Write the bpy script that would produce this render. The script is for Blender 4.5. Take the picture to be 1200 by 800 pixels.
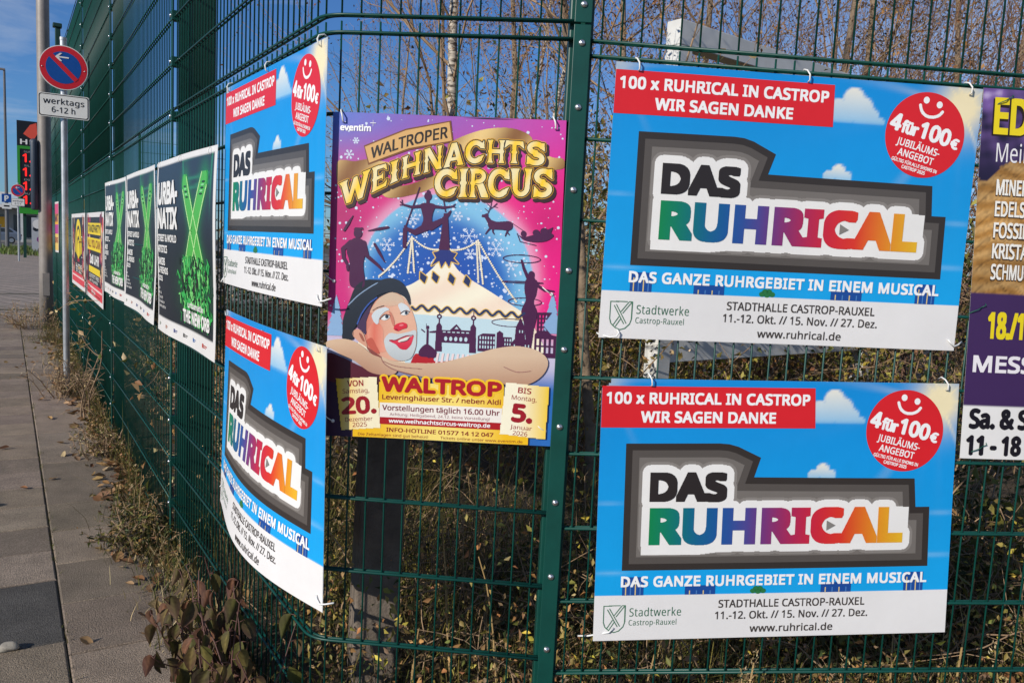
import bpy, bmesh, math, random
import numpy as np
from mathutils import Vector, Matrix
from mathutils.geometry import tessellate_polygon

S = bpy.context.scene
for o in list(bpy.data.objects):
    bpy.data.objects.remove(o)
C = S.collection
PI = math.pi

# ------------------------------------------------------------------ camera, sky, sun, exposure
SUN_AZ, SUN_EL = 222.0, 25.0
cam = bpy.data.cameras.new('camera')
cam.sensor_width = 36
cam.lens = 28.19
cam.clip_end = 3000
cam.clip_start = 0.02
cam_o = bpy.data.objects.new('camera', cam)
C.objects.link(cam_o)
cam_o.matrix_world = Matrix(((0.998698, -0.051011, 0.0, 0), (0.005586, 0.109366, -0.993986, 0),
                             (0.050704, 0.992692, 0.109508, 1.52), (0, 0, 0, 1)))
S.camera = cam_o
W = bpy.data.worlds.new('World')
S.world = W
W.use_nodes = True
nt = W.node_tree
bg = nt.nodes['Background']
sky = nt.nodes.new('ShaderNodeTexSky')
sky.sky_type = 'NISHITA'
sky.sun_disc = False
sky.sun_elevation = math.radians(SUN_EL)
sky.sun_rotation = math.radians(SUN_AZ)
sky.air_density = 1.0
sky.dust_density = 0.25
sky.ozone_density = 3.5
tc = nt.nodes.new('ShaderNodeTexCoord')
mp = nt.nodes.new('ShaderNodeMapping')
mp.inputs['Scale'].default_value = (1.3, 1.3, 7.0)
mp.inputs['Rotation'].default_value = (0.12, 0.1, 0.3)
nz = nt.nodes.new('ShaderNodeTexNoise')
nz.inputs['Scale'].default_value = 2.6
nz.inputs['Detail'].default_value = 7
nz.inputs['Roughness'].default_value = 0.55
nz.inputs['Distortion'].default_value = 0.5
cr = nt.nodes.new('ShaderNodeValToRGB')
cr.color_ramp.elements[0].position = 0.53
cr.color_ramp.elements[0].color = (0, 0, 0, 1)
cr.color_ramp.elements[1].position = 0.75
cr.color_ramp.elements[1].color = (0.5, 0.5, 0.5, 1)
mx = nt.nodes.new('ShaderNodeMix')
mx.data_type = 'RGBA'
mx.inputs[7].default_value = (6.2, 6.7, 7.4, 1)
L = nt.links.new
L(tc.outputs['Generated'], mp.inputs['Vector'])
L(mp.outputs[0], nz.inputs['Vector'])
L(nz.outputs['Fac'], cr.inputs['Fac'])
sx = nt.nodes.new('ShaderNodeSeparateXYZ')
L(tc.outputs['Generated'], sx.inputs[0])
hz = nt.nodes.new('ShaderNodeMapRange')                 # a thin veil of cirrus to the right
hz.inputs[1].default_value = 0.0
hz.inputs[2].default_value = 0.55
hz.inputs[3].default_value = 0.0
hz.inputs[4].default_value = 0.75
L(sx.outputs[0], hz.inputs[0])
vm = nt.nodes.new('ShaderNodeMath')
vm.operation = 'MULTIPLY'
L(hz.outputs[0], vm.inputs[0])
L(nz.outputs['Fac'], vm.inputs[1])
va = nt.nodes.new('ShaderNodeMath')
va.operation = 'MAXIMUM'
L(cr.outputs['Color'], va.inputs[0])
L(vm.outputs[0], va.inputs[1])
L(va.outputs[0], mx.inputs[0])
tint = nt.nodes.new('ShaderNodeMix')
tint.data_type = 'RGBA'
tint.blend_type = 'MULTIPLY'
tint.inputs[0].default_value = 1.0
tint.inputs[7].default_value = (0.47, 0.75, 1.12, 1)
L(sky.outputs[0], tint.inputs[6])
L(tint.outputs[2], mx.inputs[6])
L(mx.outputs[2], bg.inputs['Color'])
bg.inputs['Strength'].default_value = 0.085
sun = bpy.data.lights.new('sun', 'SUN')
sun.energy = 4.2
sun.angle = math.radians(0.5)
sun.color = (1.0, 0.93, 0.82)
sun_o = bpy.data.objects.new('sun', sun)
C.objects.link(sun_o)
az, el = math.radians(SUN_AZ), math.radians(SUN_EL)
to_sun = Vector((math.sin(az) * math.cos(el), math.cos(az) * math.cos(el), math.sin(el)))
sun_o.rotation_euler = to_sun.to_track_quat('Z', 'Y').to_euler()
S.view_settings.view_transform = 'Standard'
S.view_settings.look = 'None'
S.view_settings.exposure = 0.15
S.view_settings.gamma = 1

# ------------------------------------------------------------------ helpers
def lin(c):
    """'#rrggbb' (display colour) -> linear rgb tuple"""
    if isinstance(c, str):
        c = c.lstrip('#')
        c = [int(c[i:i + 2], 16) / 255 for i in (0, 2, 4)]
        c = [x / 12.92 if x <= 0.04045 else ((x + 0.055) / 1.055) ** 2.4 for x in c]
    return tuple(c[:3])

def ink(c):
    """a printed colour: the display colour times paper reflectance"""
    return tuple(0.03 * 0 + 0.80 * x for x in lin(c))

def mat(name, color=(0.5, 0.5, 0.5), rough=0.6, metal=0.0, attr=False, var=0.0, scale=20.0, bump=0.0,
        bscale=200.0, translucent=0.0, spec=0.4, coat=0.0, emit=0.0, speck=0.0):
    m = bpy.data.materials.new(name)
    m.use_nodes = True
    n = m.node_tree
    b = n.nodes['Principled BSDF']
    b.inputs['Roughness'].default_value = rough
    b.inputs['Metallic'].default_value = metal
    b.inputs['Specular IOR Level'].default_value = spec
    b.inputs['Coat Weight'].default_value = coat
    lk = n.links.new
    if attr:
        a = n.nodes.new('ShaderNodeAttribute')
        a.attribute_name = 'Col'
        out = a.outputs['Color']
    else:
        a = n.nodes.new('ShaderNodeRGB')
        a.outputs[0].default_value = (*lin(color), 1)
        out = a.outputs[0]
    tx = n.nodes.new('ShaderNodeTexCoord')
    if var > 0:
        ns = n.nodes.new('ShaderNodeTexNoise')
        ns.inputs['Scale'].default_value = scale
        ns.inputs['Detail'].default_value = 6
        ns.inputs['Roughness'].default_value = 0.65
        lk(tx.outputs['Object'], ns.inputs['Vector'])
        mr = n.nodes.new('ShaderNodeMapRange')
        mr.inputs[1].default_value = 0.25
        mr.inputs[2].default_value = 0.75
        mr.inputs[3].default_value = 1 - var
        mr.inputs[4].default_value = 1 + var
        lk(ns.outputs['Fac'], mr.inputs[0])
        hm = n.nodes.new('ShaderNodeVectorMath')
        hm.operation = 'SCALE'
        lk(out, hm.inputs[0])
        lk(mr.outputs[0], hm.inputs['Scale'])
        out = hm.outputs[0]
    if speck > 0:
        n2 = n.nodes.new('ShaderNodeTexNoise')
        n2.inputs['Scale'].default_value = 170
        n2.inputs['Detail'].default_value = 3
        lk(tx.outputs['Object'], n2.inputs['Vector'])
        r2 = n.nodes.new('ShaderNodeMapRange')
        r2.inputs[1].default_value = 0.3
        r2.inputs[2].default_value = 0.7
        r2.inputs[3].default_value = 1 - speck
        r2.inputs[4].default_value = 1 + speck
        lk(n2.outputs['Fac'], r2.inputs[0])
        h2 = n.nodes.new('ShaderNodeVectorMath')
        h2.operation = 'SCALE'
        lk(out, h2.inputs[0])
        lk(r2.outputs[0], h2.inputs['Scale'])
        out = h2.outputs[0]
    lk(out, b.inputs['Base Color'])
    if bump > 0:
        nb = n.nodes.new('ShaderNodeTexNoise')
        nb.inputs['Scale'].default_value = bscale
        nb.inputs['Detail'].default_value = 5
        lk(tx.outputs['Object'], nb.inputs['Vector'])
        bp = n.nodes.new('ShaderNodeBump')
        bp.inputs['Strength'].default_value = bump
        bp.inputs['Distance'].default_value = 0.01
        lk(nb.outputs['Fac'], bp.inputs['Height'])
        lk(bp.outputs[0], b.inputs['Normal'])
    if translucent > 0:
        t = n.nodes.new('ShaderNodeBsdfTranslucent')
        lk(out, t.inputs['Color'])
        ms = n.nodes.new('ShaderNodeMixShader')
        ms.inputs[0].default_value = translucent
        lk(b.outputs[0], ms.inputs[1])
        lk(t.outputs[0], ms.inputs[2])
        lk(ms.outputs[0], n.nodes['Material Output'].inputs['Surface'])
    if emit > 0:
        lk(out, b.inputs['Emission Color'])
        b.inputs['Emission Strength'].default_value = emit
    return m

def obj(name, verts, faces, m, parent=None, cols=None, smooth=False):
    me = bpy.data.meshes.new(name)
    me.from_pydata([tuple(v) for v in verts], [], [tuple(f) for f in faces])
    if cols is not None:
        at = me.color_attributes.new('Col', 'FLOAT_COLOR', 'POINT')
        c4 = np.ones((len(verts), 4), np.float32)
        c4[:, :3] = np.asarray(cols, np.float32)
        at.data.foreach_set('color', c4.ravel())
    if m is not None:
        me.materials.append(m)
    if smooth:
        me.polygons.foreach_set('use_smooth', [True] * len(me.polygons))
    me.update()
    o = bpy.data.objects.new(name, me)
    C.objects.link(o)
    if parent is not None:
        o.parent = parent
    return o

def tag(o, label=None, cat=None, group=None, kind=None):
    if label: o['label'] = label
    if cat: o['category'] = cat
    if group: o['group'] = group
    if kind: o['kind'] = kind
    return o

def thing(name, label, cat, loc=(0, 0, 0), rz=0, group=None):
    o = bpy.data.objects.new(name, None)
    o.empty_display_size = 0.1
    C.objects.link(o)
    o.location = loc
    o.rotation_euler = (0, 0, rz)
    return tag(o, label, cat, group)

class MB:
    """collects shapes into one mesh"""
    def __init__(self):
        self.v, self.f, self.c = [], [], []
    def add(self, v, f, c=None):
        n = len(self.v)
        self.v += [tuple(p) for p in v]
        self.f += [tuple(i + n for i in q) for q in f]
        self.c += [c or (0.5, 0.5, 0.5)] * len(v)
    def box(self, x0, y0, z0, x1, y1, z1, M=None, c=None, bev=0.0):
        if bev > 0:
            b = bmesh.new()
            bmesh.ops.create_cube(b, size=1.0)
            for v in b.verts:
                v.co = Vector(((x0 + x1) / 2 + v.co.x * (x1 - x0), (y0 + y1) / 2 + v.co.y * (y1 - y0), (z0 + z1) / 2 + v.co.z * (z1 - z0)))
            bmesh.ops.bevel(b, geom=b.edges[:], offset=bev, segments=2, affect='EDGES', profile=0.5)
            b.verts.index_update()
            P = [v.co.copy() for v in b.verts]
            F = [[v.index for v in f.verts] for f in b.faces]
            b.free()
        else:
            P = [Vector(p) for p in ((x0, y0, z0), (x1, y0, z0), (x1, y1, z0), (x0, y1, z0), (x0, y0, z1), (x1, y0, z1), (x1, y1, z1), (x0, y1, z1))]
            F = [(0, 3, 2, 1), (4, 5, 6, 7), (0, 1, 5, 4), (1, 2, 6, 5), (2, 3, 7, 6), (3, 0, 4, 7)]
        if M is not None:
            P = [M @ p for p in P]
        self.add(P, F, c)
    def tube(self, pts, r, n=6, c=None, caps=True):
        pts = [Vector(p) for p in pts]
        if not isinstance(r, (list, tuple)):
            r = [r] * len(pts)
        base = len(self.v)
        prev = None
        for i, p in enumerate(pts):
            d = (pts[min(i + 1, len(pts) - 1)] - pts[max(i - 1, 0)])
            if d.length < 1e-9: d = Vector((0, 0, 1))
            d.normalize()
            if prev is None:
                a = d.cross(Vector((0, 0, 1)) if abs(d.z) < 0.9 else Vector((1, 0, 0)))
            else:
                a = prev - d * prev.dot(d)
            a.normalize()
            prev = a
            b = d.cross(a)
            for k in range(n):
                t = 2 * PI * k / n
                q = p + (a * math.cos(t) + b * math.sin(t)) * r[i]
                self.v.append((q.x, q.y, q.z))
                self.c.append(c or (0.5, 0.5, 0.5))
        for i in range(len(pts) - 1):
            for k in range(n):
                k2 = (k + 1) % n
                self.f.append((base + i * n + k, base + i * n + k2, base + (i + 1) * n + k2, base + (i + 1) * n + k))
        if caps:
            self.f.append(tuple(base + k for k in reversed(range(n))))
            e = base + (len(pts) - 1) * n
            self.f.append(tuple(e + k for k in range(n)))
    def cyl(self, p0, p1, r, n=16, c=None):
        self.tube([p0, p1], r, n, c)
    def dome(self, p, nrm, r, h, n=12, c=None):
        p, nrm = Vector(p), Vector(nrm).normalized()
        a = nrm.orthogonal().normalized(); b = nrm.cross(a)
        base = len(self.v)
        rings = ((1.0, 0.0), (0.95, 0.45), (0.7, 0.8), (0.36, 0.97))
        for rr, hh in rings:
            for k in range(n):
                t = 2 * PI * k / n
                self.v.append(tuple(p + (a * math.cos(t) + b * math.sin(t)) * r * rr + nrm * h * hh)); self.c.append(c or (0.5,) * 3)
        for i in range(len(rings) - 1):
            for k in range(n):
                k2 = (k + 1) % n
                self.f.append((base + i * n + k, base + i * n + k2, base + (i + 1) * n + k2, base + (i + 1) * n + k))
        self.f.append(tuple(base + (len(rings) - 1) * n + k for k in range(n)))
    def prism(self, outline, y0, y1, M=None, c=None):
        """outline in (x, z) extruded along y"""
        n = len(outline)
        P = [Vector((x, y0, z)) for x, z in outline] + [Vector((x, y1, z)) for x, z in outline]
        if M is not None: P = [M @ p for p in P]
        F = [tuple(range(n)), tuple(reversed(range(n, 2 * n)))]
        F += [(i, i + n, (i + 1) % n + n, (i + 1) % n) for i in range(n)]
        self.add(P, F, c)
    def build(self, name, m, parent=None, smooth=False, cols=False):
        return obj(name, self.v, self.f, m, parent, self.c if cols else None, smooth)

# ------------------------------------------------------------------ plan of the fence line (metres)
P = Vector((0.1328, 2.04, 0)); CN = Vector((-0.505, 2.0906, 0)); Q = Vector((-1.58, 3.7258, 0))
dR = Vector((0.9969, -0.0792, 0)); dR2 = Vector((0.9941, 0.1087, 0))
dM = Vector((-0.5494, 0.8356, 0)); dL = Vector((-0.5351, 0.8448, 0))
nL = Vector((-dL.y, dL.x, 0))           # towards the street
PANEL = 2.543
Q7 = Q + dL * PANEL * 6

def st(s, t, z=0.0):
    """s metres along the left fence from its first post, t metres out into the pavement"""
    return Q + dL * s + nL * t + Vector((0, 0, z))

# ------------------------------------------------------------------ materials
M_green = mat('green_powder_coat', (0.002, 0.052, 0.040), 0.42, var=0.22, scale=9, spec=0.4)
M_greendk = mat('dark_green_steel', (0.006, 0.040, 0.030), 0.5, var=0.2, scale=5)
M_steel = mat('galvanised_steel', (0.42, 0.43, 0.44), 0.42, 0.75, var=0.25, scale=14)
M_bolt = mat('stainless_bolt', (0.62, 0.62, 0.62), 0.28, 0.95, var=0.1)
M_lamp = mat('weathered_grey_pole', (0.25, 0.225, 0.205), 0.55, 0.2, var=0.2, scale=6, bump=0.1, bscale=40)
M_print = mat('printed_sheet', attr=True, rough=0.40, var=0.05, scale=5, spec=0.4, bump=0.12, bscale=7)
M_back = mat('sheet_back', (0.7, 0.7, 0.7), 0.6)
M_tie = mat('white_nylon_tie', (0.72, 0.72, 0.70), 0.4, var=0.05)
M_tieg = mat('green_wire_tie', (0.01, 0.09, 0.06), 0.5)
M_white = mat('weathered_white_paint', (0.60, 0.60, 0.58), 0.5, var=0.14, scale=4)
M_sign = mat('sign_face', attr=True, rough=0.35, var=0.05, scale=10, spec=0.4)
M_slab = mat('concrete_slab', attr=True, rough=0.9, var=0.30, scale=5, bump=0.8, bscale=230, speck=0.45)
M_joint = mat('joint_dirt', (0.09, 0.082, 0.05), 0.95, var=0.4, scale=40, bump=0.5, bscale=90)
M_soil = mat('dry_soil', (0.075, 0.055, 0.036), 0.95, var=0.45, scale=5, bump=0.6, bscale=40)
M_leaf = mat('leaf', attr=True, rough=0.55, translucent=0.28, spec=0.3)
M_dryleaf = mat('dry_leaf', attr=True, rough=0.8, translucent=0.15, spec=0.2)
M_twig = mat('twig_bark', (0.30, 0.20, 0.12), 0.85, var=0.35, scale=6)
M_bark = mat('grey_brown_bark', (0.21, 0.155, 0.105), 0.9, var=0.4, scale=14, bump=0.6, bscale=60)
M_wood = mat('weathered_timber', (0.16, 0.13, 0.105), 0.85, var=0.35, scale=16, bump=0.4, bscale=70)
M_black = mat('black_rubber', (0.02, 0.02, 0.02), 0.7)
M_glass = mat('dark_glass', (0.03, 0.04, 0.05), 0.1, spec=0.8)

def birch_bark():
    m = mat('birch_bark', (0.52, 0.47, 0.40), 0.7, bump=0.2, bscale=50)
    n = m.node_tree; lk = n.links.new
    b = n.nodes['Principled BSDF']
    tx = n.nodes.new('ShaderNodeTexCoord'); mpn = n.nodes.new('ShaderNodeMapping')
    mpn.inputs['Scale'].default_value = (7, 7, 30)
    ns = n.nodes.new('ShaderNodeTexNoise'); ns.inputs['Scale'].default_value = 1.4; ns.inputs['Detail'].default_value = 5
    rp = n.nodes.new('ShaderNodeValToRGB')
    rp.color_ramp.elements[0].position = 0.38; rp.color_ramp.elements[0].color = (0.05, 0.035, 0.025, 1)
    rp.color_ramp.elements[1].position = 0.55; rp.color_ramp.elements[1].color = (0.50, 0.44, 0.36, 1)
    lk(tx.outputs['Object'], mpn.inputs[0]); lk(mpn.outputs[0], ns.inputs['Vector']); lk(ns.outputs['Fac'], rp.inputs[0])
    lk(rp.outputs[0], b.inputs['Base Color'])
    return m
M_birch = birch_bark()

def brick_paving():
    m = mat('paving_brick', (0.2, 0.15, 0.12), 0.9, bump=0.3, bscale=120)
    n = m.node_tree; lk = n.links.new
    b = n.nodes['Principled BSDF']
    tx = n.nodes.new('ShaderNodeTexCoord'); mpn = n.nodes.new('ShaderNodeMapping')
    mpn.inputs['Rotation'].default_value = (0, 0, math.atan2(dL.y, dL.x))
    bt = n.nodes.new('ShaderNodeTexBrick')
    bt.inputs['Scale'].default_value = 1.0
    bt.inputs['Color1'].default_value = (0.33, 0.265, 0.215, 1); bt.inputs['Color2'].default_value = (0.26, 0.215, 0.175, 1)
    bt.inputs['Mortar'].default_value = (0.085, 0.07, 0.055, 1)
    bt.inputs['Mortar Size'].default_value = 0.025; bt.inputs['Brick Width'].default_value = 0.45; bt.inputs['Row Height'].default_value = 0.45
    bt.offset = 0
    lk(tx.outputs['Object'], mpn.inputs[0]); lk(mpn.outputs[0], bt.inputs['Vector'])
    lk(bt.outputs['Color'], b.inputs['Base Color'])
    return m
M_brick = brick_paving()

# ------------------------------------------------------------------ ground
g = MB()
g.add([(-500, -300, -0.03), (500, -300, -0.03), (500, 700, -0.03), (-500, 700, -0.03)], [(0, 1, 2, 3)])
tag(g.build('ground', M_soil), kind='structure')
rnd = random.Random(5)
# slabs of the pavement beside the fence, each a low bevelled block, lying in a sheet of joint dirt
g = MB()
sA, sB = -6.0, 12.2
g.add([st(sA, -0.03, -0.006), st(sA, 3.2, -0.006), st(sB, 3.2, -0.006), st(sB, -0.03, -0.006)], [(0, 3, 2, 1)])
tag(g.build('pavement_bed', M_joint), kind='structure')
g = MB()
def slab(s0, s1, t0, t1, col, gap=0.004, lift=0.0):
    b = 0.006
    z = rnd.uniform(0.0, 0.004) + lift
    pts = [st(s0 + gap, t0 + gap, -0.01), st(s1 - gap, t0 + gap, -0.01), st(s1 - gap, t1 - gap, -0.01), st(s0 + gap, t1 - gap, -0.01),
           st(s0 + gap, t0 + gap, z), st(s1 - gap, t0 + gap, z), st(s1 - gap, t1 - gap, z), st(s0 + gap, t1 - gap, z),
           st(s0 + gap + b, t0 + gap + b, z + 0.004), st(s1 - gap - b, t0 + gap + b, z + 0.004), st(s1 - gap - b, t1 - gap - b, z + 0.004), st(s0 + gap + b, t1 - gap - b, z + 0.004)]
    F = []
    for k in range(4):
        k2 = (k + 1) % 4
        F += [(k, k2, 4 + k2, 4 + k), (4 + k, 4 + k2, 8 + k2, 8 + k)]
    F.append((8, 9, 10, 11))
    g.add(pts, F, col)
def slabcol(base):
    k = rnd.uniform(0.78, 1.18)
    return (base[0] * k, base[1] * k * rnd.uniform(.98, 1.02), base[2] * k * rnd.uniform(.95, 1.03))
GREY = (0.245, 0.192, 0.145)
s = sA
cuts = []
while s < sB:
    cuts.append(s); s += 0.46
off = -0.40 - min(cuts, key=lambda c: abs(c + 0.40))
cuts = [c + off for c in cuts]
i = 0
while i < len(cuts) - 1:
    j = i + 1
    if cuts[i] > 0.3:                         # further on the strip by the fence is almost jointless
        j = min(len(cuts) - 1, i + rnd.choice((1, 2)))
    slab(cuts[i], min(cuts[j], sB), -0.02, 0.4935, slabcol(GREY), 0.002)
    i = j
row2 = [-0.12 + 0.62 * k for k in range(-9, 1)] + [0.25 + 0.37 * k for k in range(0, 34)]
for a, b in zip(row2[:-1], row2[1:]):
    b = min(b, sB)
    if b <= a: continue
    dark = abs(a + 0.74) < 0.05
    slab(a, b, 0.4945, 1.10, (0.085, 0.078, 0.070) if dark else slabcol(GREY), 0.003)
    slab(a, b, 1.11, 1.72, slabcol(GREY), 0.003)
    slab(a, b, 1.73, 2.34, slabcol(GREY), 0.003)
    slab(a, b, 2.35, 3.1, slabcol(GREY), 0.003)
tag(g.build('pavement', M_slab, cols=True), kind='structure')
g = MB()
g.add([st(12.2, -0.02, 0.004), st(12.2, 12, 0.004), st(52, 12, 0.004), st(52, -9, 0.004), st(15.4, -9, 0.004), st(15.4, -0.02, 0.004)], [(5, 4, 3, 2, 1, 0)])
tag(g.build('brick_pavement', M_brick), kind='structure')
g = MB()
g.add([st(-6, 3.1, -0.02), st(-6, 12, -0.02), st(12.2, 12, -0.02), st(12.2, 3.1, -0.02)], [(0, 3, 2, 1)])
tag(g.build('road', mat('asphalt', (0.055, 0.054, 0.052), 0.9, var=0.3, scale=6, bump=0.4, bscale=150)), kind='structure')
g = MB()                                       # drain channels across the brick paving
for s_ in (13.4, 17.6):
    g.add([st(s_, 0, 0.009), st(s_, 12, 0.009), st(s_ + 0.22, 12, 0.009), st(s_ + 0.22, 0, 0.009)], [(0, 3, 2, 1)])
tag(g.build('drain_channel', M_joint), kind='structure')
g = MB()
g.add([st(52, -25, 0.0), st(52, 60, 0.0), st(200, 120, 0.0), st(200, -60, 0.0)], [(0, 3, 2, 1)])
tag(g.build('yard_asphalt', mat('pale_asphalt', (0.12, 0.115, 0.11), 0.9, var=0.25, scale=1.5)), kind='structure')

# ------------------------------------------------------------------ the fence: double-rod mesh panels on posts
def path_panel(pts, fillet=0.05):
    """polyline with rounded inner corners"""
    out = [pts[0]]
    for i in range(1, len(pts) - 1):
        a, b, c = pts[i - 1], pts[i], pts[i + 1]
        d1 = (a - b).normalized(); d2 = (c - b).normalized()
        p0, p1 = b + d1 * fillet, b + d2 * fillet
        for k in range(6):
            t = k / 5
            out.append(p0 * (1 - t) ** 2 + b * 2 * t * (1 - t) + p1 * t * t)
    out.append(pts[-1])
    return out

def along(path, s):
    for a, b in zip(path[:-1], path[1:]):
        l = (b - a).length
        if s <= l:
            return a + (b - a) * (s / l), (b - a).normalized()
        s -= l
    return path[-1], (path[-1] - path[-2]).normalized()

def mesh_panel(path, z0, z1, zrods, parent, first=0.05, step=0.05, name='mesh_panel', sides=6):
    """verticals between a front and a back rod at each rod height"""
    mb = MB()
    L_ = sum((b - a).length for a, b in zip(path[:-1], path[1:]))
    s = first
    while s < L_ - 0.01:
        p, d = along(path, s)
        mb.tube([p + Vector((0, 0, z0)), p + Vector((0, 0, z1))], 0.0026, sides)
        s += step
    for z in zrods:
        for o in (-0.0068, 0.0068):
            pp = []
            for i, p in enumerate(path):
                d = (path[min(i + 1, len(path) - 1)] - path[max(i - 1, 0)]).normalized()
                n = Vector((-d.y, d.x, 0))
                pp.append(p + n * o + Vector((0, 0, z)))
            mb.tube(pp, 0.0038, 8)
    return mb.build(name, M_green, parent, smooth=True)

fence = thing('mesh_fence', 'tall dark green wire mesh fence bending round the pavement corner', 'fence', (0, 0, 0))
zA, zB = 2.0907, 2.0486
lm = path_panel([Q + dM * -0.02, CN, P - dR * 0.004])
# bent panel: the bars are laid out from the right-hand post
lmr = list(reversed(lm))
mesh_panel(lmr, 0.03, zB + 0.028, [zB - 0.2 * k for k in range(0, 11)], fence, 0.049)
mesh_panel(lmr, zA - 0.004, 3.92, [zA + 0.2 * k for k in range(0, 10)], fence, 0.049)
rp_ = [P + dR2 * 0.004, P + dR2 * 2.52]
zAr, zBr = 2.0467, 2.0107
mesh_panel(rp_, 0.0, zBr + 0.028, [zBr - 0.2 * k for k in range(0, 11)], fence, 0.046)
mesh_panel(rp_, zAr - 0.004, 3.88, [zAr + 0.2 * k for k in range(0, 10)], fence, 0.046)
zLA, zLB = 2.096, 2.056
for k in range(6):
    a = Q + dL * PANEL * k; b = Q + dL * PANEL * (k + 1)
    pth = [a + dL * 0.012, b - dL * 0.012]
    sd = 5 if k < 3 else 4
    mesh_panel(pth, 0.03, zLB + 0.028, [zLB - 0.2 * j for j in range(0, 11)], fence, sides=sd)
    mesh_panel(pth, zLA - 0.004, 3.86, [zLA + 0.2 * j for j in range(0, 10)], fence, sides=sd)

def frame_at(p, d):
    """local x along the fence, y to the street side, z up"""
    n = Vector((-d.y, d.x, 0)).normalized()
    if n.dot(-p) < 0: n = -n
    M = Matrix.Identity(4)
    M.col[0][:3] = d.normalized(); M.col[1][:3] = n; M.col[2][:3] = (0, 0, 1); M.col[3][:3] = p
    return M

bolt_mesh = None
def bolt(p, n, parent, r=0.0085):
    global bolt_mesh
    if bolt_mesh is None:
        mb = MB()
        mb.dome((0, 0, 0), (0, 0, 1), 0.0085, 0.006, 14)
        mb.dome((0, 0, 0.0052), (0, 0, 1), 0.003, 0.0012, 6)
        o = mb.build('bolt', M_bolt, None, smooth=True)
        bolt_mesh = o.data
    else:
        o = bpy.data.objects.new('bolt', bolt_mesh)
        C.objects.link(o)
    o.parent = parent
    o.matrix_local = Matrix.Translation(p) @ n.to_track_quat('Z', 'Y').to_matrix().to_4x4()
    return o

def big_post(p, d):
    """rectangular post with a flat cover bar bolted over the panel ends"""
    M = frame_at(p, d)
    mb = MB()
    mb.box(-0.03, -0.075, -0.05, 0.03, -0.016, 4.05, M, bev=0.004)
    mb.box(-0.021, 0.0125, 0.0, 0.021, 0.0175, 2.080, M, bev=0.0015)
    mb.box(-0.021, 0.0145, 2.084, 0.021, 0.0195, 3.95, M, bev=0.0015)
    mb.box(-0.034, -0.076, 4.05, 0.034, -0.015, 4.06, M)
    o = mb.build('post', M_green, fence)
    n = Vector(M.col[1][:3])
    zs = [0.083 + 0.2 * k for k in range(10)] + [2.036]
    for z in zs: bolt(p + n * 0.0175 + Vector((0, 0, z)), n, o)
    for k in range(9): bolt(p + n * 0.0195 + Vector((0, 0, 2.126 + 0.2 * k)), n, o)
    return o
dmid = (dR + dR2).normalized()
big_post(P, dmid)
big_post(P + dR2 * 2.53, dR2)

clamp_mesh = None
def slim_post(p, d, bolts=True):
    global clamp_mesh
    M = frame_at(p, d)
    mb = MB()
    mb.box(-0.02, -0.07, -0.05, 0.02, -0.013, 3.95, M, bev=0.003)
    mb.box(-0.023, -0.072, 3.95, 0.023, -0.011, 3.96, M)
    mb.box(-0.014, 0.0125, 0.02, 0.014, 0.0165, 3.88, M, bev=0.001)
    o = mb.build('post', M_green, fence)
    n = Vector(M.col[1][:3])
    if bolts:
        for z in [zLB - 0.2 * k for k in range(11)] + [zLA + 0.2 * k for k in range(1, 9)]:
            if clamp_mesh is None:
                c_ = MB(); c_.box(-0.019, -0.012, -0.022, 0.019, 0.021, 0.022, bev=0.003)
                co = c_.build('clamp', M_green, o); clamp_mesh = co.data
            else:
                co = bpy.data.objects.new('clamp', clamp_mesh); C.objects.link(co); co.parent = o
            co.matrix_local = M @ Matrix.Translation((0, 0, z))
            if z > 0.1: bolt(p + n * 0.0215 + Vector((0, 0, z)), n, o)
    return o
slim_post(Q, (dL + dM).normalized())
for k in range(1, 7):
    slim_post(Q + dL * PANEL * k, dL, k <= 3)
# the small bracket box on top of a far post
mb = MB()
M = frame_at(Q + dL * PANEL * 4, dL)
mb.box(-0.04, -0.07, 3.9, 0.04, 0.0, 4.5, M, bev=0.01)
mb.box(-0.06, -0.09, 4.5, 0.06, 0.03, 4.56, M, bev=0.01)
mb.build('post_extension', M_greendk, fence)

# steel column close behind the first post
mb = MB()
M = frame_at(Vector((-1.60, 4.02, 0)), dM)
mb.box(-0.085, -0.07, -0.03, 0.085, 0.07, 5.6, M, bev=0.006)
tag(mb.build('steel_column', M_greendk), 'dark green square steel column standing close behind the fence bend', 'column')

# far side of the court seen through the bars
court = thing('court_fence', 'pale seen-through mesh fence on the far side of the court', 'fence', (0, 0, 0))
fd = Vector((0.93, 0.36, 0)).normalized()
f0 = Vector((-7.2, 15.4, 0))
for k in range(3):
    a = f0 + fd * 2.52 * k
    mesh_panel([a, a + fd * 2.5], 0.03, 3.3, [0.05 + 0.2 * j for j in range(17)], court, step=0.1, sides=4)
for k in range(4):
    mb = MB(); M = frame_at(f0 + fd * (2.52 * k - 0.01), fd)
    mb.box(-0.02, -0.07, -0.03, 0.02, -0.013, 3.4, M)
    mb.build('post', M_green, court)

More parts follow.
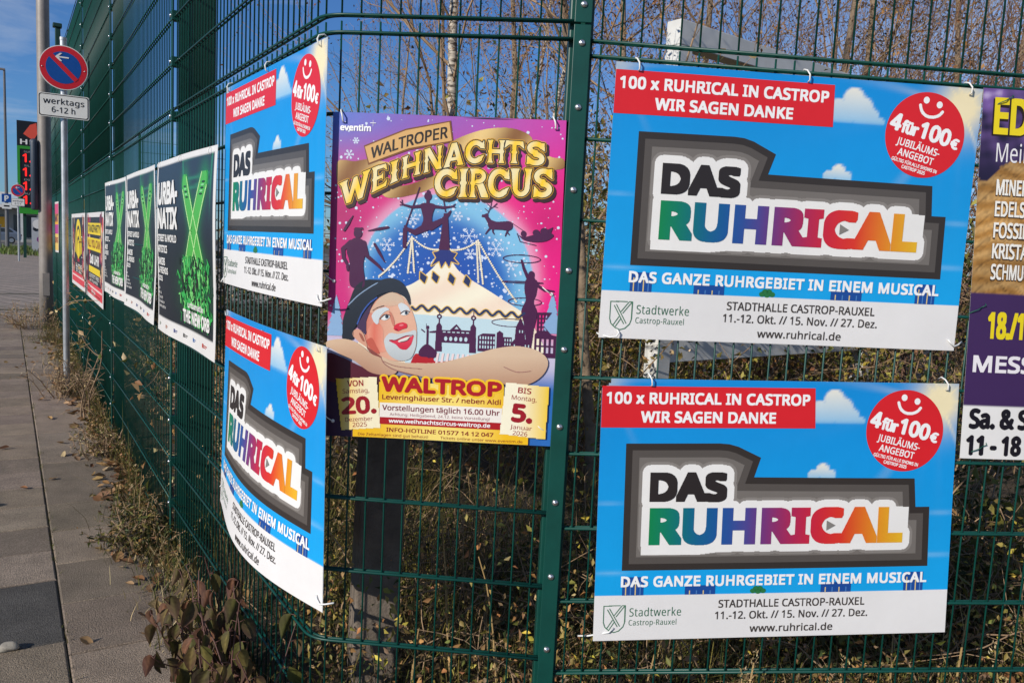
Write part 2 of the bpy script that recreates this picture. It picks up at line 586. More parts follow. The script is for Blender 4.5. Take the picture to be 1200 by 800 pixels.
# ------------------------------------------------------------------ printing: 2-D artwork in millimetres, later laid on sheets
_txt_cache = {}
def signage_font():
    """the humanist sans that ships with Blender; Blender's built-in face if it is missing"""
    import os
    p = os.path.join(bpy.utils.system_resource('DATAFILES', path='fonts') or '', 'NotoSansHebrew-Regular.woff2')
    try:
        return bpy.data.fonts.load(p) if os.path.exists(p) else None
    except Exception:
        return None
FONT = signage_font()
def glyphs(s, off=0.0, sp=1.0, shear=0.0):
    key = (s, round(off, 4), sp, shear)
    if key in _txt_cache: return _txt_cache[key]
    cu = bpy.data.curves.new('tmp', 'FONT')
    cu.body = s; cu.size = 1.0; cu.offset = off; cu.space_character = sp; cu.shear = shear
    if FONT is not None: cu.font = FONT
    cu.resolution_u = 3; cu.dimensions = '2D'; cu.fill_mode = 'FRONT'
    o = bpy.data.objects.new('tmp', cu)
    C.objects.link(o)
    bpy.context.view_layer.update()
    dg = bpy.context.evaluated_depsgraph_get()
    me = bpy.data.meshes.new_from_object(o.evaluated_get(dg))
    v = np.array([(q.co.x, q.co.y) for q in me.vertices]) if len(me.vertices) else np.zeros((0, 2))
    f = [tuple(p.vertices) for p in me.polygons]
    bpy.data.objects.remove(o); bpy.data.curves.remove(cu); bpy.data.meshes.remove(me)
    _txt_cache[key] = (v, f)
    return v, f

CAP = float(glyphs('H')[0][:, 1].max())
class Art:
    """pieces of print: (part, sub, layer, verts Nx2 in mm (v down), faces, colours Nx3)"""
    def __init__(self, w, h):
        self.w, self.h, self.p = w, h, []
    def put(self, part, sub, layer, v, f, col):
        v = np.asarray(v, float).reshape(-1, 2)
        if callable(col):
            c = np.array([ink(col(x, y)) for x, y in v])
        else:
            c = np.tile(np.array(ink(col)), (len(v), 1))
        self.p.append((part, sub, layer, v, f, c))
    def poly(self, part, sub, layer, pts, col):
        t = tessellate_polygon([[Vector((x, y, 0)) for x, y in pts]])
        self.put(part, sub, layer, pts, [tuple(q) for q in t], col)
    def rect(self, part, sub, layer, x0, y0, x1, y1, col):
        self.put(part, sub, layer, [(x0, y0), (x1, y0), (x1, y1), (x0, y1)], [(0, 1, 2, 3)], col)
    def ell(self, part, sub, layer, cx, cy, rx, ry, col, n=48, rot=0):
        r = math.radians(rot)
        pts = []
        for k in range(n):
            t = 2 * PI * k / n
            a, b = rx * math.cos(t), ry * math.sin(t)
            pts.append((cx + a * math.cos(r) - b * math.sin(r), cy + a * math.sin(r) + b * math.cos(r)))
        self.put(part, sub, layer, pts, [tuple(range(n))], col)
    def text(self, part, sub, layer, s, x0, base, cap, x1=None, col='#000000', bold=0.0, sp=1.0, fn=None, shear=0.0, align='l', sub_cuts=0):
        v, f = glyphs(s, 0.0, sp, shear)
        if len(v) == 0: return
        bw = max(0.0, bold) / 0.7 * cap                 # extra stroke on every side, mm
        lo, hi = v[:, 0].min(), v[:, 0].max()
        ky = (cap - 2 * bw) / CAP
        if x1 is None:
            wd = (hi - lo) * ky + 2 * bw
            x0 = x0 if align == 'l' else (x0 - wd / 2 if align == 'c' else x0 - wd)
            x1 = x0 + wd
        kx = (x1 - x0 - 2 * bw) / (hi - lo)
        q = np.stack([x0 + bw + (v[:, 0] - lo) * kx, base - bw - v[:, 1] * ky], 1)
        if bw > 0.05:
            res = max(0.35, min(cap / 40, 1.0))
            m = Mask(q[:, 0].min() - bw - 1, q[:, 1].min() - bw - 1, q[:, 0].max() + bw + 1, q[:, 1].max() + bw + 1, res)
            m.tris(q, f)
            q, f = m.grow(bw, bold < .045 or cap > 70).rects(callable(col), 45.0)
        raw = q
        if fn is not None:
            q = np.array([fn(x, y) for x, y in q])
        self.put(part, sub, layer, q, f, col)
        return raw, f

class Mask:
    """union of shapes on a fine grid, given out as runs of cells"""
    def __init__(self, x0, y0, x1, y1, res):
        self.x0, self.y0, self.res = x0, y0, res
        self.nx = int((x1 - x0) / res) + 1; self.ny = int((y1 - y0) / res) + 1
        self.m = np.zeros((self.ny, self.nx), bool)
        self.X, self.Y = np.meshgrid(x0 + (np.arange(self.nx) + .5) * res, y0 + (np.arange(self.ny) + .5) * res)
    def _win(self, x0, y0, x1, y1):
        i0 = max(0, int((y0 - self.y0) / self.res) - 1); i1 = min(self.ny, int((y1 - self.y0) / self.res) + 2)
        j0 = max(0, int((x0 - self.x0) / self.res) - 1); j1 = min(self.nx, int((x1 - self.x0) / self.res) + 2)
        return slice(i0, max(i0, i1)), slice(j0, max(j0, j1))
    def poly(self, pts, val=True):
        pts = np.asarray(pts, float)
        w = self._win(pts[:, 0].min(), pts[:, 1].min(), pts[:, 0].max(), pts[:, 1].max())
        X, Y = self.X[w], self.Y[w]
        ins = np.zeros(X.shape, bool)
        n = len(pts)
        for i in range(n):
            x1, y1 = pts[i]; x2, y2 = pts[(i + 1) % n]
            if y1 == y2: continue
            c = ((y1 > Y) != (y2 > Y)) & (X < (x2 - x1) * (Y - y1) / (y2 - y1) + x1)
            ins ^= c
        if val: self.m[w] |= ins
        else: self.m[w] &= ~ins
        return self
    def smooth(self, pts, val=True, n=8):
        return self.poly(catmull(pts, n), val)
    def stroke(self, pts, ws, val=True):
        pts = [tuple(p) for p in pts]
        if not isinstance(ws, (list, tuple)): ws = [ws] * len(pts)
        for (a, b), (wa, wb) in zip(zip(pts[:-1], pts[1:]), zip(ws[:-1], ws[1:])):
            r = max(wa, wb) / 2
            w = self._win(min(a[0], b[0]) - r, min(a[1], b[1]) - r, max(a[0], b[0]) + r, max(a[1], b[1]) + r)
            X, Y = self.X[w], self.Y[w]
            dx, dy = b[0] - a[0], b[1] - a[1]
            t = np.clip(((X - a[0]) * dx + (Y - a[1]) * dy) / max(dx * dx + dy * dy, 1e-9), 0, 1)
            d = np.hypot(X - a[0] - t * dx, Y - a[1] - t * dy)
            k = d <= (wa + (wb - wa) * t) / 2
            if val: self.m[w] |= k
            else: self.m[w] &= ~k
        return self
    def ell(self, cx, cy, rx, ry, val=True):
        w = self._win(cx - rx, cy - ry, cx + rx, cy + ry)
        k = ((self.X[w] - cx) / rx) ** 2 + ((self.Y[w] - cy) / ry) ** 2 <= 1
        if val: self.m[w] |= k
        else: self.m[w] &= ~k
        return self
    def tris(self, v, faces):
        for f in faces: self.poly(v[list(f)])
        return self
    def grow(self, r, square=False):
        o = Mask.__new__(Mask)
        o.__dict__.update(self.__dict__)
        n = int(r / self.res + 0.5)
        m = np.zeros_like(self.m)
        for di in range(-n, n + 1):
            hw = n if square else int(math.sqrt(max(n * n - di * di, 0)) + 0.3)
            src = self.m[max(0, -di):self.ny - max(0, di)]
            # horizontal dilation by hw through a cumulative sum
            cs = np.cumsum(np.pad(src.astype(np.int32), ((0, 0), (hw + 1, hw))), axis=1)
            d = (cs[:, 2 * hw + 1:] - cs[:, :-(2 * hw + 1)]) > 0
            m[max(0, di):self.ny - max(0, -di)] |= d[:, :self.nx]
        o.m = m
        return o
    def rects(self, rows, maxrun):
        v, f = [], []
        mr = max(1, int(maxrun / self.res))
        merge = not rows
        open_ = {}
        rects = []
        for i in range(self.ny):
            row = self.m[i]
            d = np.flatnonzero(np.diff(np.concatenate(([0], row.view(np.int8), [0]))))
            runs = set()
            for a, b in zip(d[::2], d[1::2]):
                k = a
                while k < b:
                    e = min(b, (k // mr + 1) * mr); runs.add((k, e)); k = e
            if merge:
                for r in list(open_):
                    if r not in runs or i - open_[r] >= mr:
                        rects.append((r[0], open_.pop(r), r[1], i))
                for r in runs:
                    if r not in open_: open_[r] = i
            else:
                rects += [(a, i, b, i + 1) for a, b in runs]
        rects += [(r[0], y, r[1], self.ny) for r, y in open_.items()]
        for a, y0, b, y1 in rects:
            n = len(v)
            X0, X1 = self.x0 + a * self.res, self.x0 + b * self.res
            Y0, Y1 = self.y0 + y0 * self.res, self.y0 + y1 * self.res
            v += [(X0, Y0), (X1, Y0), (X1, Y1), (X0, Y1)]
            f.append((n, n + 1, n + 2, n + 3))
        return np.array(v, float).reshape(-1, 2), f
    def emit(self, art, part, sub, layer, col, maxrun=60.0):
        v, f = self.rects(callable(col), maxrun)
        if len(v): art.put(part, sub, layer, v, f, col)
        return self

def catmull(pts, n=8, closed=True):
    pts = [np.array(p, float) for p in pts]
    out = []
    N = len(pts)
    rng_ = range(N) if closed else range(N - 1)
    for i in rng_:
        if closed:
            p0, p1, p2, p3 = pts[i - 1], pts[i], pts[(i + 1) % N], pts[(i + 2) % N]
        else:
            p0, p1, p2, p3 = pts[max(i - 1, 0)], pts[i], pts[i + 1], pts[min(i + 2, N - 1)]
        for k in range(n):
            t = k / n
            out.append(tuple(0.5 * ((2 * p1) + (-p0 + p2) * t + (2 * p0 - 5 * p1 + 4 * p2 - p3) * t * t + (-p0 + 3 * p1 - 3 * p2 + p3) * t ** 3)))
    if not closed: out.append(tuple(pts[-1]))
    return out

def inset(pts, d):
    """offset a polygon inwards by d (mitred)"""
    n = len(pts)
    area = sum(pts[i][0] * pts[(i + 1) % n][1] - pts[(i + 1) % n][0] * pts[i][1] for i in range(n))
    sg = 1 if area > 0 else -1
    out = []
    for i in range(n):
        a, b, c = (np.array(pts[j % n], float) for j in (i - 1, i, i + 1))
        e1 = (b - a) / np.linalg.norm(b - a); e2 = (c - b) / np.linalg.norm(c - b)
        n1 = np.array((-e1[1], e1[0])) * sg; n2 = np.array((-e2[1], e2[0])) * sg
        m = n1 + n2
        out.append(tuple(b + m * d / max(0.3, (1 + n1 @ n2))))
    return out

def bisect(v, f, c, du, dv, w, h):
    """cut a flat mesh along a grid so it can follow a curved sheet"""
    bm = bmesh.new()
    lay = bm.verts.layers.float_color.new('c')
    vs = []
    for p, q in zip(v, c):
        x = bm.verts.new((p[0], p[1], 0)); x[lay] = (*q, 1); vs.append(x)
    for q in f:
        try: bm.faces.new([vs[i] for i in q])
        except ValueError: pass
    lo, hi = v.min(0), v.max(0)
    k = math.ceil(lo[0] / du)
    while k * du < hi[0]:
        if k * du > lo[0] + 1e-6:
            bmesh.ops.bisect_plane(bm, geom=bm.verts[:] + bm.edges[:] + bm.faces[:], dist=1e-5, plane_co=(k * du, 0, 0), plane_no=(1, 0, 0))
        k += 1
    k = math.ceil(lo[1] / dv)
    while k * dv < hi[1]:
        if k * dv > lo[1] + 1e-6:
            bmesh.ops.bisect_plane(bm, geom=bm.verts[:] + bm.edges[:] + bm.faces[:], dist=1e-5, plane_co=(0, k * dv, 0), plane_no=(0, 1, 0))
        k += 1
    bm.verts.index_update()
    V = np.array([(x.co.x, x.co.y) for x in bm.verts]); Cc = np.array([x[lay][:3] for x in bm.verts])
    F = [tuple(x.index for x in q.verts) for q in bm.faces]
    bm.free()
    return V, F, Cc

def sheet_map(corners, w, h, bow=None):
    c = [np.array(q) for q in corners]
    n = np.cross(c[1] - c[0], c[0] - c[3]); n /= np.linalg.norm(n)
    if n @ -((c[0] + c[2]) / 2 - np.array((0, 0, 1.5))) < 0: n = -n
    def fn(uv, off):
        u = (uv[:, 0] / w)[:, None]; v = (uv[:, 1] / h)[:, None]
        p = (c[0] * (1 - u) + c[1] * u) * (1 - v) + (c[3] * (1 - u) + c[2] * u) * v
        o = np.full(len(uv), off)
        if bow is not None: o = o + bow(u[:, 0], v[:, 0])
        return p + n * o[:, None]
    return fn, n

STEP = 0.0004
def hang(name, label, cat, art, corners, sheet_col, res=8.0, bow=None, group=None, notch=None, ties=(), tie_mat=None, cells=None, lettering_parts=None):
    """one poster: sheet, print parts and the ties that hold it"""
    w, h = art.w, art.h
    fn, nrm = sheet_map(corners, w, h, bow)
    base = Vector(((corners[2][0] + corners[3][0]) / 2, (corners[2][1] + corners[3][1]) / 2, min(corners[2][2], corners[3][2])))
    root = thing(name, label, cat, base, 0, group)
    bb = np.array(base)
    nu, nv = int(w / res), int(h / res)
    us = np.linspace(0, w, nu + 1); vs_ = np.linspace(0, h, nv + 1)
    U, V = np.meshgrid(us, vs_)
    uv = np.stack([U.ravel(), V.ravel()], 1)
    col = sheet_col(uv[:, 0], uv[:, 1]) * 0.80
    front = fn(uv, 0.0) - bb; back = fn(uv, -0.0012) - bb
    N = len(uv); F = []
    idx = lambda i, j: i * (nu + 1) + j
    keep = np.ones((nv, nu), bool)
    if notch is not None:
        for i in range(nv):
            for j in range(nu):
                keep[i, j] = not notch((j + .5) * w / nu, (i + .5) * h / nv)
    for i in range(nv):
        for j in range(nu):
            if not keep[i, j]: continue
            a, b, c_, d = idx(i, j), idx(i, j + 1), idx(i + 1, j + 1), idx(i + 1, j)
            F.append((d, c_, b, a)); F.append((a + N, b + N, c_ + N, d + N))
            for (p, q, ii, jj) in ((a, b, i - 1, j), (b, c_, i, j + 1), (c_, d, i + 1, j), (d, a, i, j - 1)):
                if not (0 <= ii < nv and 0 <= jj < nu) or not keep[ii, jj]:
                    F.append((p, q, q + N, p + N))
    obj('sheet', np.vstack([front, back]), F, M_print, root, np.vstack([col, np.full_like(col, 0.55)]))
    parts = {}
    for part, sub, layer, v, f, c in art.p:
        parts.setdefault((part, sub), []).append((layer, v, f, c))
    made = {}
    for (part, sub) in sorted(parts, key=lambda k: (k[0], k[1] or '')):
        VV, FF, CC = [], [], []
        n0 = 0
        for layer, v, f, c in parts[(part, sub)]:
            if bow is not None:
                v, f, c = bisect(v, f, c, 45.0, 45.0, w, h)
            VV.append(fn(v, STEP * layer) - bb); CC.append(c)
            FF += [tuple(i + n0 for i in q) for q in f]
            n0 += len(v)
        par = root
        if sub is not None:
            if part not in made:
                made[part] = None
            par = made[part] or root
        o = obj(sub or part, np.vstack(VV), FF, M_print, par, np.vstack(CC))
        if sub is None: made[part] = o
    for t in ties:
        u, v_, kind = t
        mb = MB()
        q = lambda du, dv, off: Vector(fn(np.array([[u + du, v_ + dv]]), off)[0] - bb)
        if kind == 'top':
            mb.tube([q(6, 4, 0.002), q(7, 0, 0.010), q(5, -14, 0.012), q(0, -25, 0.006), q(-2, -30, -0.008), q(-2, -22, -0.022)], 0.0021, 6)
        elif kind == 'wire':
            mb.tube([q(0, 0, 0.003), q(-10, 6, 0.006), q(-26, 13, 0.004), q(-34, 22, -0.006)], 0.0013, 5)
            mb.tube([q(0, 0, 0.003), q(10, -6, 0.006), q(14, -14, -0.006)], 0.0013, 5)
        elif kind == 'left':
            mb.tube([q(6, -6, 0.0025), q(10, 2, 0.008), q(2, 12, 0.012), q(-14, 14, 0.008), q(-38, 10, -0.006), q(-44, 6, -0.015)], 0.0024, 6)
        elif kind == 'leftlong':
            mb.tube([q(4, -4, 0.0025), q(-10, 6, 0.006), q(-60, 26, -0.018), q(-84, 34, -0.035)], 0.0024, 6)
        elif kind == 'right':
            mb.tube([q(-8, -14, 0.003), q(-2, -6, 0.006), q(10, 4, 0.006), q(26, 0, 0.0), q(44, -8, -0.012)], 0.0024, 6)
        elif kind == 'pin':
            mb.dome(q(0, 0, 0.001), nrm, 0.005, 0.004, 8)
            mb.tube([q(0, 0, 0.004), q(-12, -8, 0.007), q(-24, -18, 0.003)], 0.0014, 5)
        mb.build('cable_tie', tie_mat or M_tie, root, smooth=True)
    return root

# ------------------------------------------------------------------ artwork: the blue musical poster (four of them)
def smoothstep(a, b, x):
    t = np.clip((x - a) / (b - a), 0, 1)
    return t * t * (3 - 2 * t)

def cloud_amount(U, V, cx, base, circles):
    m = np.zeros_like(U)
    for x, y, r in circles:
        m = np.maximum(m, smoothstep(r, r * 0.82, np.hypot(U - cx - x, V - base - y)))
    return m * smoothstep(base + 4, base - 6, V)

def ruhr_sheet(U, V):
    top = np.array(lin('#0d92e2')); mid = np.array(lin('#14abf2'))
    t = np.clip(V / 580, 0, 1)[:, None]
    col = top * (1 - t) + mid * t
    # rays of the printed sun behind the badge, two small ones at the other top corner
    for sx, sy, k, R in ((948, 52, 1.0, 150), (10, 5, .35, 100)):
        d = np.hypot(U - sx, V - sy); a = np.arctan2(V - sy, U - sx)
        g_ = np.exp(-(d / (R * .46)) ** 2) * k * 1.25
        rays = np.clip(np.cos(a * 11 + 0.6) * .5 + np.cos(a * 17) * .4, 0, 1) ** 3 * np.exp(-d / (R * .8)) * k
        g_ = np.clip(g_ + rays, 0, 1)[:, None]
        col = col * (1 - g_) + np.array(lin('#fff0c4')) * g_
    # faint streak clouds low on the left and right
    for cx, cy, rx, ry in ((40, 520, 50, 5), (25, 330, 40, 4), (965, 360, 40, 6), (950, 480, 60, 6)):
        g_ = (np.exp(-((U - cx) / rx) ** 2 - ((V - cy) / ry) ** 2) * .25)[:, None]
        col = col * (1 - g_) + np.array(lin('#bfe4fb')) * g_
    # clouds
    m = cloud_amount(U, V, 650, 112, [(-48, -30, 34), (-8, -62, 32), (12, -35, 40), (42, -18, 26), (68, -6, 15), (-30, -8, 24), (20, -10, 30)])
    m = np.maximum(m, cloud_amount(U, V, 617, 266, [(-26, -12, 17), (0, -24, 22), (22, -12, 18)]))
    shade = np.clip((V - 20) / 95, 0, 1)
    sh = np.where(V > 180, np.clip((V - 225) / 40, 0, 1), shade)[:, None]
    cc = np.array(lin('#f6f2e4')) * (1 - sh) + np.array(lin('#8cc7ee')) * sh
    col = col * (1 - m[:, None]) + cc * m[:, None]
    foot = (V > 581)
    col[foot] = np.array(lin('#f1efee'))
    return col

def make_ruhr():
    A = Art(1000, 707)
    # crisp edge of the white foot
    A.rect('information_strip', None, 1, 1, 582, 999, 706, '#f0eeed')
    # banner
    A.poly('banner', None, 2, [(0.5, 19), (586, 18), (590, 126), (0.5, 128)], '#e3252f')
    A.text('banner', 'lettering', 3, '100 x RUHRICAL IN CASTROP', 13, 65, 30, 572, '#ffffff', .030, 1.04)
    A.text('banner', 'lettering', 3, 'WIR SAGEN DANKE', 107, 114, 30, 478, '#ffffff', .030, 1.04)
    # badge, turned about 13 degrees
    A.ell('badge', None, 2, 848, 131, 112, 112, '#e2242d', 72)
    ca, sa = math.cos(math.radians(13)), math.sin(math.radians(13))
    def rot(x, y): return 848 + (x - 848) * ca - (y - 131) * sa, 131 + (x - 848) * sa + (y - 131) * ca
    A.text('badge', 'lettering', 3, '4', 743, 143, 46, 776, '#ffffff', .05, fn=rot)
    A.text('badge', 'lettering', 3, 'für', 777, 143, 33, 826, '#ffffff', .045, fn=rot)
    A.text('badge', 'lettering', 3, '100', 829, 143, 46, 921, '#ffffff', .05, fn=rot)
    A.text('badge', 'lettering', 3, '€', 924, 143, 28, 948, '#ffffff', .045, fn=rot)
    A.text('badge', 'lettering', 3, 'JUBILÄUMS-', 776, 175, 19, 903, '#ffffff', .015, fn=rot)
    A.text('badge', 'lettering', 3, 'ANGEBOT', 788, 201, 19, 893, '#ffffff', .015, fn=rot)
    A.text('badge', 'lettering', 3, 'GÜLTIG FÜR ALLE SHOWS IN', 777, 218, 9, 911, '#ffffff', .02, fn=rot)
    A.text('badge', 'lettering', 3, 'CASTROP 2025', 811, 231, 9, 880, '#ffffff', .02, fn=rot)
    for x, y in ((842, 40), (880, 50)):
        A.ell('badge', 'smile', 3, x, y, 8.5, 9, '#ffffff', 20)
    m = Mask(800, 30, 920, 120, 1.0)
    m.stroke(catmull([(826, 54), (832, 70), (846, 81), (864, 83), (880, 78), (890, 68)], 6, False), 8); m.emit(A, 'badge', 'smile', 3, '#ffffff')
    # title: three stepped grey shapes, white halo, coloured letters
    outer = [(70, 170), (325, 168), (352, 170), (378, 177), (441, 206), (424, 259), (884, 263), (891, 343), (932, 343), (936, 512), (71, 513)]
    A.poly('title_panel', None, 1, outer, '#38322f')
    A.poly('title_panel', None, 2, inset(outer, 18), '#5a5450')
    A.poly('title_panel', None, 3, inset(outer, 37), '#7a746f')
    m1, m2 = Mask(90, 200, 920, 500, 1.6), None
    a1 = A.text('title_panel', 'lettering', 6, 'DAS', 138, 325, 79, 350, '#2f2929', .06, 1.06)
    a2 = A.text('title_panel', 'lettering', 6, 'RUHRICAL', 140, 442, 100, 856, (lambda x, y: grad(x)), .06, 1.06)
    m1.tris(*a1); m1.tris(*a2)
    h = m1.grow(20)
    h.poly([(120, 330), (345, 330), (870, 342), (872, 455), (800, 462), (500, 460), (330, 464), (280, 470), (120, 470)])
    h.emit(A, 'title_panel', None, 4, '#f6f4f1', 45)
    h2 = m1.grow(29); h2.m &= ~h.m
    h2.emit(A, 'title_panel', None, 4, '#8f8984', 45)
    A.poly('title_panel', None, 7, [(634, 378), (660, 392), (634, 406)], '#8a8681')
    # slogan over a row of small buildings
    for x0, x1, y0 in ((74, 132, 531), (246, 330, 556), (628, 715, 553), (868, 925, 528)):
        A.rect('skyline', None, 2, x0, y0, x1, 581.5, '#1d4f9f')
        k = 4
        for j in range(k):
            xx = x0 + (x1 - x0) * (j + .6) / (k + .4)
            A.rect('skyline', None, 3, xx, y0 + 14, xx + 3, 581, '#4f86c8' if j % 2 else '#e8cf8a')
    for dx, dy in ((-14, 0), (-6, -7), (5, -7), (14, 0), (0, 2)):
        A.ell('skyline', None, 2, 450 + dx, 574 + dy, 8.5, 7, '#2c7a45', 14)
    A.text('slogan', None, 4, 'DAS GANZE RUHRGEBIET IN EINEM MUSICAL', 70, 558, 29, 934, '#ffffff', .028, 1.06)
    # foot: place, dates, address
    A.text('information_strip', 'lettering', 3, 'STADTHALLE CASTROP-RAUXEL', 341, 620, 22, 757, '#4a4442', .014, 1.02)
    A.text('information_strip', 'lettering', 3, '11.-12. Okt. // 15. Nov. // 27. Dez.', 333, 653, 22, 767, '#4a4442', .014, 1.02)
    A.text('information_strip', 'lettering', 3, 'www.ruhrical.de', 432, 691, 21, 668, '#4a4442', .014, 1.02)
    A.text('information_strip', 'lettering', 3, 'Stadtwerke', 96, 640, 23, 238, '#3f7458', .0, 1.06)
    A.text('information_strip', 'lettering', 3, 'Castrop-Rauxel', 95, 665, 15.5, 226, '#3f7458', -.004, 1.06)
    m = Mask(20, 604, 92, 690, 0.8)
    gcol = '#4f8064'
    m.stroke([(70, 609), (26, 610), (26, 655), (30, 668), (42, 679), (55, 684), (68, 680), (80, 668), (84, 655), (84, 609), (76, 609)], 2.6)
    m.stroke([(36, 620), (64, 668)], 2.4); m.stroke([(42, 618), (70, 666)], 2.4)
    m.stroke([(82, 611), (60, 640)], 2.4); m.stroke([(74, 611), (55, 636)], 2.4)
    m.stroke([(50, 650), (36, 672)], 2.4); m.stroke([(56, 654), (42, 676)], 2.4)
    m.emit(A, 'information_strip', 'emblem', 3, gcol)
    return A

GR = [(138, '#0f8a50'), (205, '#0c7d6e'), (255, '#0f6a8f'), (330, '#1b58a0'), (390, '#3a4f9e'), (440, '#6b3c88'), (500, '#9c2f6a'), (555, '#c22750'), (610, '#d8273a'), (680, '#e43a2a'), (745, '#ec7a25'), (800, '#efa427'), (860, '#f3c02d')]
def grad(x):
    for (a, ca), (b, cb) in zip(GR[:-1], GR[1:]):
        if x <= b:
            t = max(0, (x - a) / (b - a)); ca, cb = lin(ca), lin(cb)
            return tuple(p * (1 - t) + q * t for p, q in zip(ca, cb))
    return lin(GR[-1][1])

ruhr = make_ruhr()
GRP = 'blue musical posters on the fence'
TOPT = [(52, 16, 'top'), (505, 12, 'top'), (955, 14, 'top'), (42, 690, 'left'), (985, 690, 'right')]
hang('event_poster', 'upper large blue musical poster hung right of the green fence post', 'poster', ruhr,
     [(0.2215, 2.0376, 2.0006), (1.1851, 2.1429, 2.0023), (1.1845, 2.1428, 1.3197), (0.2199, 2.0374, 1.3172)], ruhr_sheet, 6.0,
     bow=lambda u, v: .003 * np.sin(PI * u) * np.sin(PI * v * .9 + .2) + .002 * np.sin(u * 9), group=GRP, ties=TOPT)
hang('event_poster', 'lower large blue musical poster with a torn top left corner, right of the post', 'poster', ruhr,
     [(0.2368, 2.0372, 1.2127), (1.2102, 2.1437, 1.2313), (1.2466, 2.1477, 0.5323), (0.2562, 2.0394, 0.5047)], ruhr_sheet, 6.0,
     bow=lambda u, v: .004 * np.sin(PI * u) * np.sin(PI * v) + .006 * v * u, group=GRP,
     notch=lambda u, v: (u / 32 + v / 25) < 1.0 + .18 * math.sin(u * .9),
     ties=[(125, 14, 'top'), (955, 14, 'top'), (50, 675, 'leftlong')])
hang('event_poster', 'upper narrow-looking blue musical poster round the bend on the pavement side', 'poster', ruhr,
     [(-1.0443, 2.8855, 2.0405), (-0.4925, 2.0461, 2.0259), (-0.4898, 2.0419, 1.3588), (-1.0631, 2.9139, 1.3608)], ruhr_sheet, 8.0,
     bow=lambda u, v: .004 * np.sin(PI * u) * (.3 + v) + .012 * np.sin(PI * u) * v ** 2, group=GRP, ties=TOPT)
hang('event_poster', 'bulging lower blue musical poster above the purple-leaved bush', 'poster', ruhr,
     [(-1.0024, 2.8108, 1.2722), (-0.4624, 2.0152, 1.2603), (-0.4559, 2.0156, 0.5583), (-1.0348, 2.8601, 0.5639)], ruhr_sheet, 8.0,
     bow=lambda u, v: .058 * np.sin(PI * u ** 1.15) * v ** 1.6 + .016 * np.sin(PI * u) + .006, group=GRP,
     ties=[(30, 16, 'top'), (505, 12, 'top'), (955, 14, 'top'), (30, 640, 'leftlong'), (985, 680, 'right')])

# ------------------------------------------------------------------ artwork: circus poster
rw = random.Random(11)
def tuscan():
    """fairground letters: unit boxes, x to the right, y up; polygons and strokes"""
    def stem(x, w=.15):
        return [('p', [(x - w * .95, 0), (x + w * .95, 0), (x + w * .55, .14), (x + w * .5, .42), (x + w * .8, .5), (x + w * .5, .58), (x + w * .55, .86), (x + w * .95, 1),
                       (x - w * .95, 1), (x - w * .55, .86), (x - w * .5, .58), (x - w * .8, .5), (x - w * .5, .42), (x - w * .55, .14)])]
    def arc(cx, cy, rx, ry, a0, a1, w, n=16):
        return [('s', [(cx + rx * math.cos(math.radians(a)), cy + ry * math.sin(math.radians(a))) for a in np.linspace(a0, a1, n)], w)]
    D = {}
    D['I'] = (0.42, stem(.21, .17))
    D['H'] = (0.95, stem(.2) + stem(.75) + [('p', [(.25, .42), (.7, .42), (.7, .6), (.25, .6)])])
    D['N'] = (0.98, stem(.18, .13) + stem(.80, .13) + [('p', [(.08, 1), (.32, 1), (.9, 0), (.66, 0)])])
    D['E'] = (0.80, stem(.2, .17) + [('p', [(.2, 0), (.72, 0), (.78, .3), (.6, .15), (.2, .15)]), ('p', [(.2, 1), (.70, 1), (.76, .7), (.58, .85), (.2, .85)]),
                                     ('p', [(.2, .43), (.5, .43), (.58, .34), (.58, .66), (.5, .57), (.2, .57)])])
    D['T'] = (0.86, stem(.43, .17) + [('p', [(.06, 1), (.80, 1), (.86, .66), (.66, .82), (.2, .82), (0, .66)])])
    D['A'] = (0.98, [('p', [(.02, 0), (.34, 0), (.30, .1), (.5, .72), (.7, .1), (.66, 0), (.98, 0), (.92, .12), (.62, 1), (.38, 1), (.08, .12)]), ('p', [(.25, .24), (.75, .24), (.7, .38), (.3, .38)])])
    D['W'] = (1.30, [('p', [(0, 1), (.36, 1), (.31, .88), (.43, .35), (.6, .95), (.74, .95), (.9, .35), (1.0, .88), (.94, 1), (1.3, 1), (1.2, .86), (.98, 0), (.8, 0), (.66, .5), (.5, 0), (.32, 0), (.1, .86)])])
    D['C'] = (0.86, arc(.46, .5, .33, .4, 52, 308, .21) + [('p', [(.56, .98), (.74, .84), (.82, 1.0), (.86, .62), (.66, .66)]), ('p', [(.6, .02), (.76, .18), (.86, .36), (.68, .3)])])
    D['S'] = (0.78, arc(.4, .73, .25, .19, 30, 268, .2) + arc(.38, .27, .26, .19, 90, -150, .2) + [('p', [(.56, .98), (.72, 1), (.74, .62), (.56, .74)]), ('p', [(.06, .4), (.22, .26), (.2, .02), (.04, 0)])])
    D['R'] = (0.92, stem(.2, .16) + arc(.42, .73, .26, .18, 95, -95, .19) + [('p', [(.2, .46), (.48, .46), (.66, .5), (.92, .04), (.9, 0), (.6, 0), (.4, .42)]), ('p', [(.2, .82), (.45, .82), (.45, 1), (.2, 1)])])
    D['U'] = (0.94, [('p', [(.02, 1), (.40, 1), (.34, .86), (.34, .3), (.14, .3), (.08, .86)]), ('p', [(.58, 1), (.92, 1), (.86, .86), (.82, .3), (.62, .3), (.66, .86)])] + arc(.48, .36, .25, .25, 180, 360, .19))
    return D
TUS = tuscan()
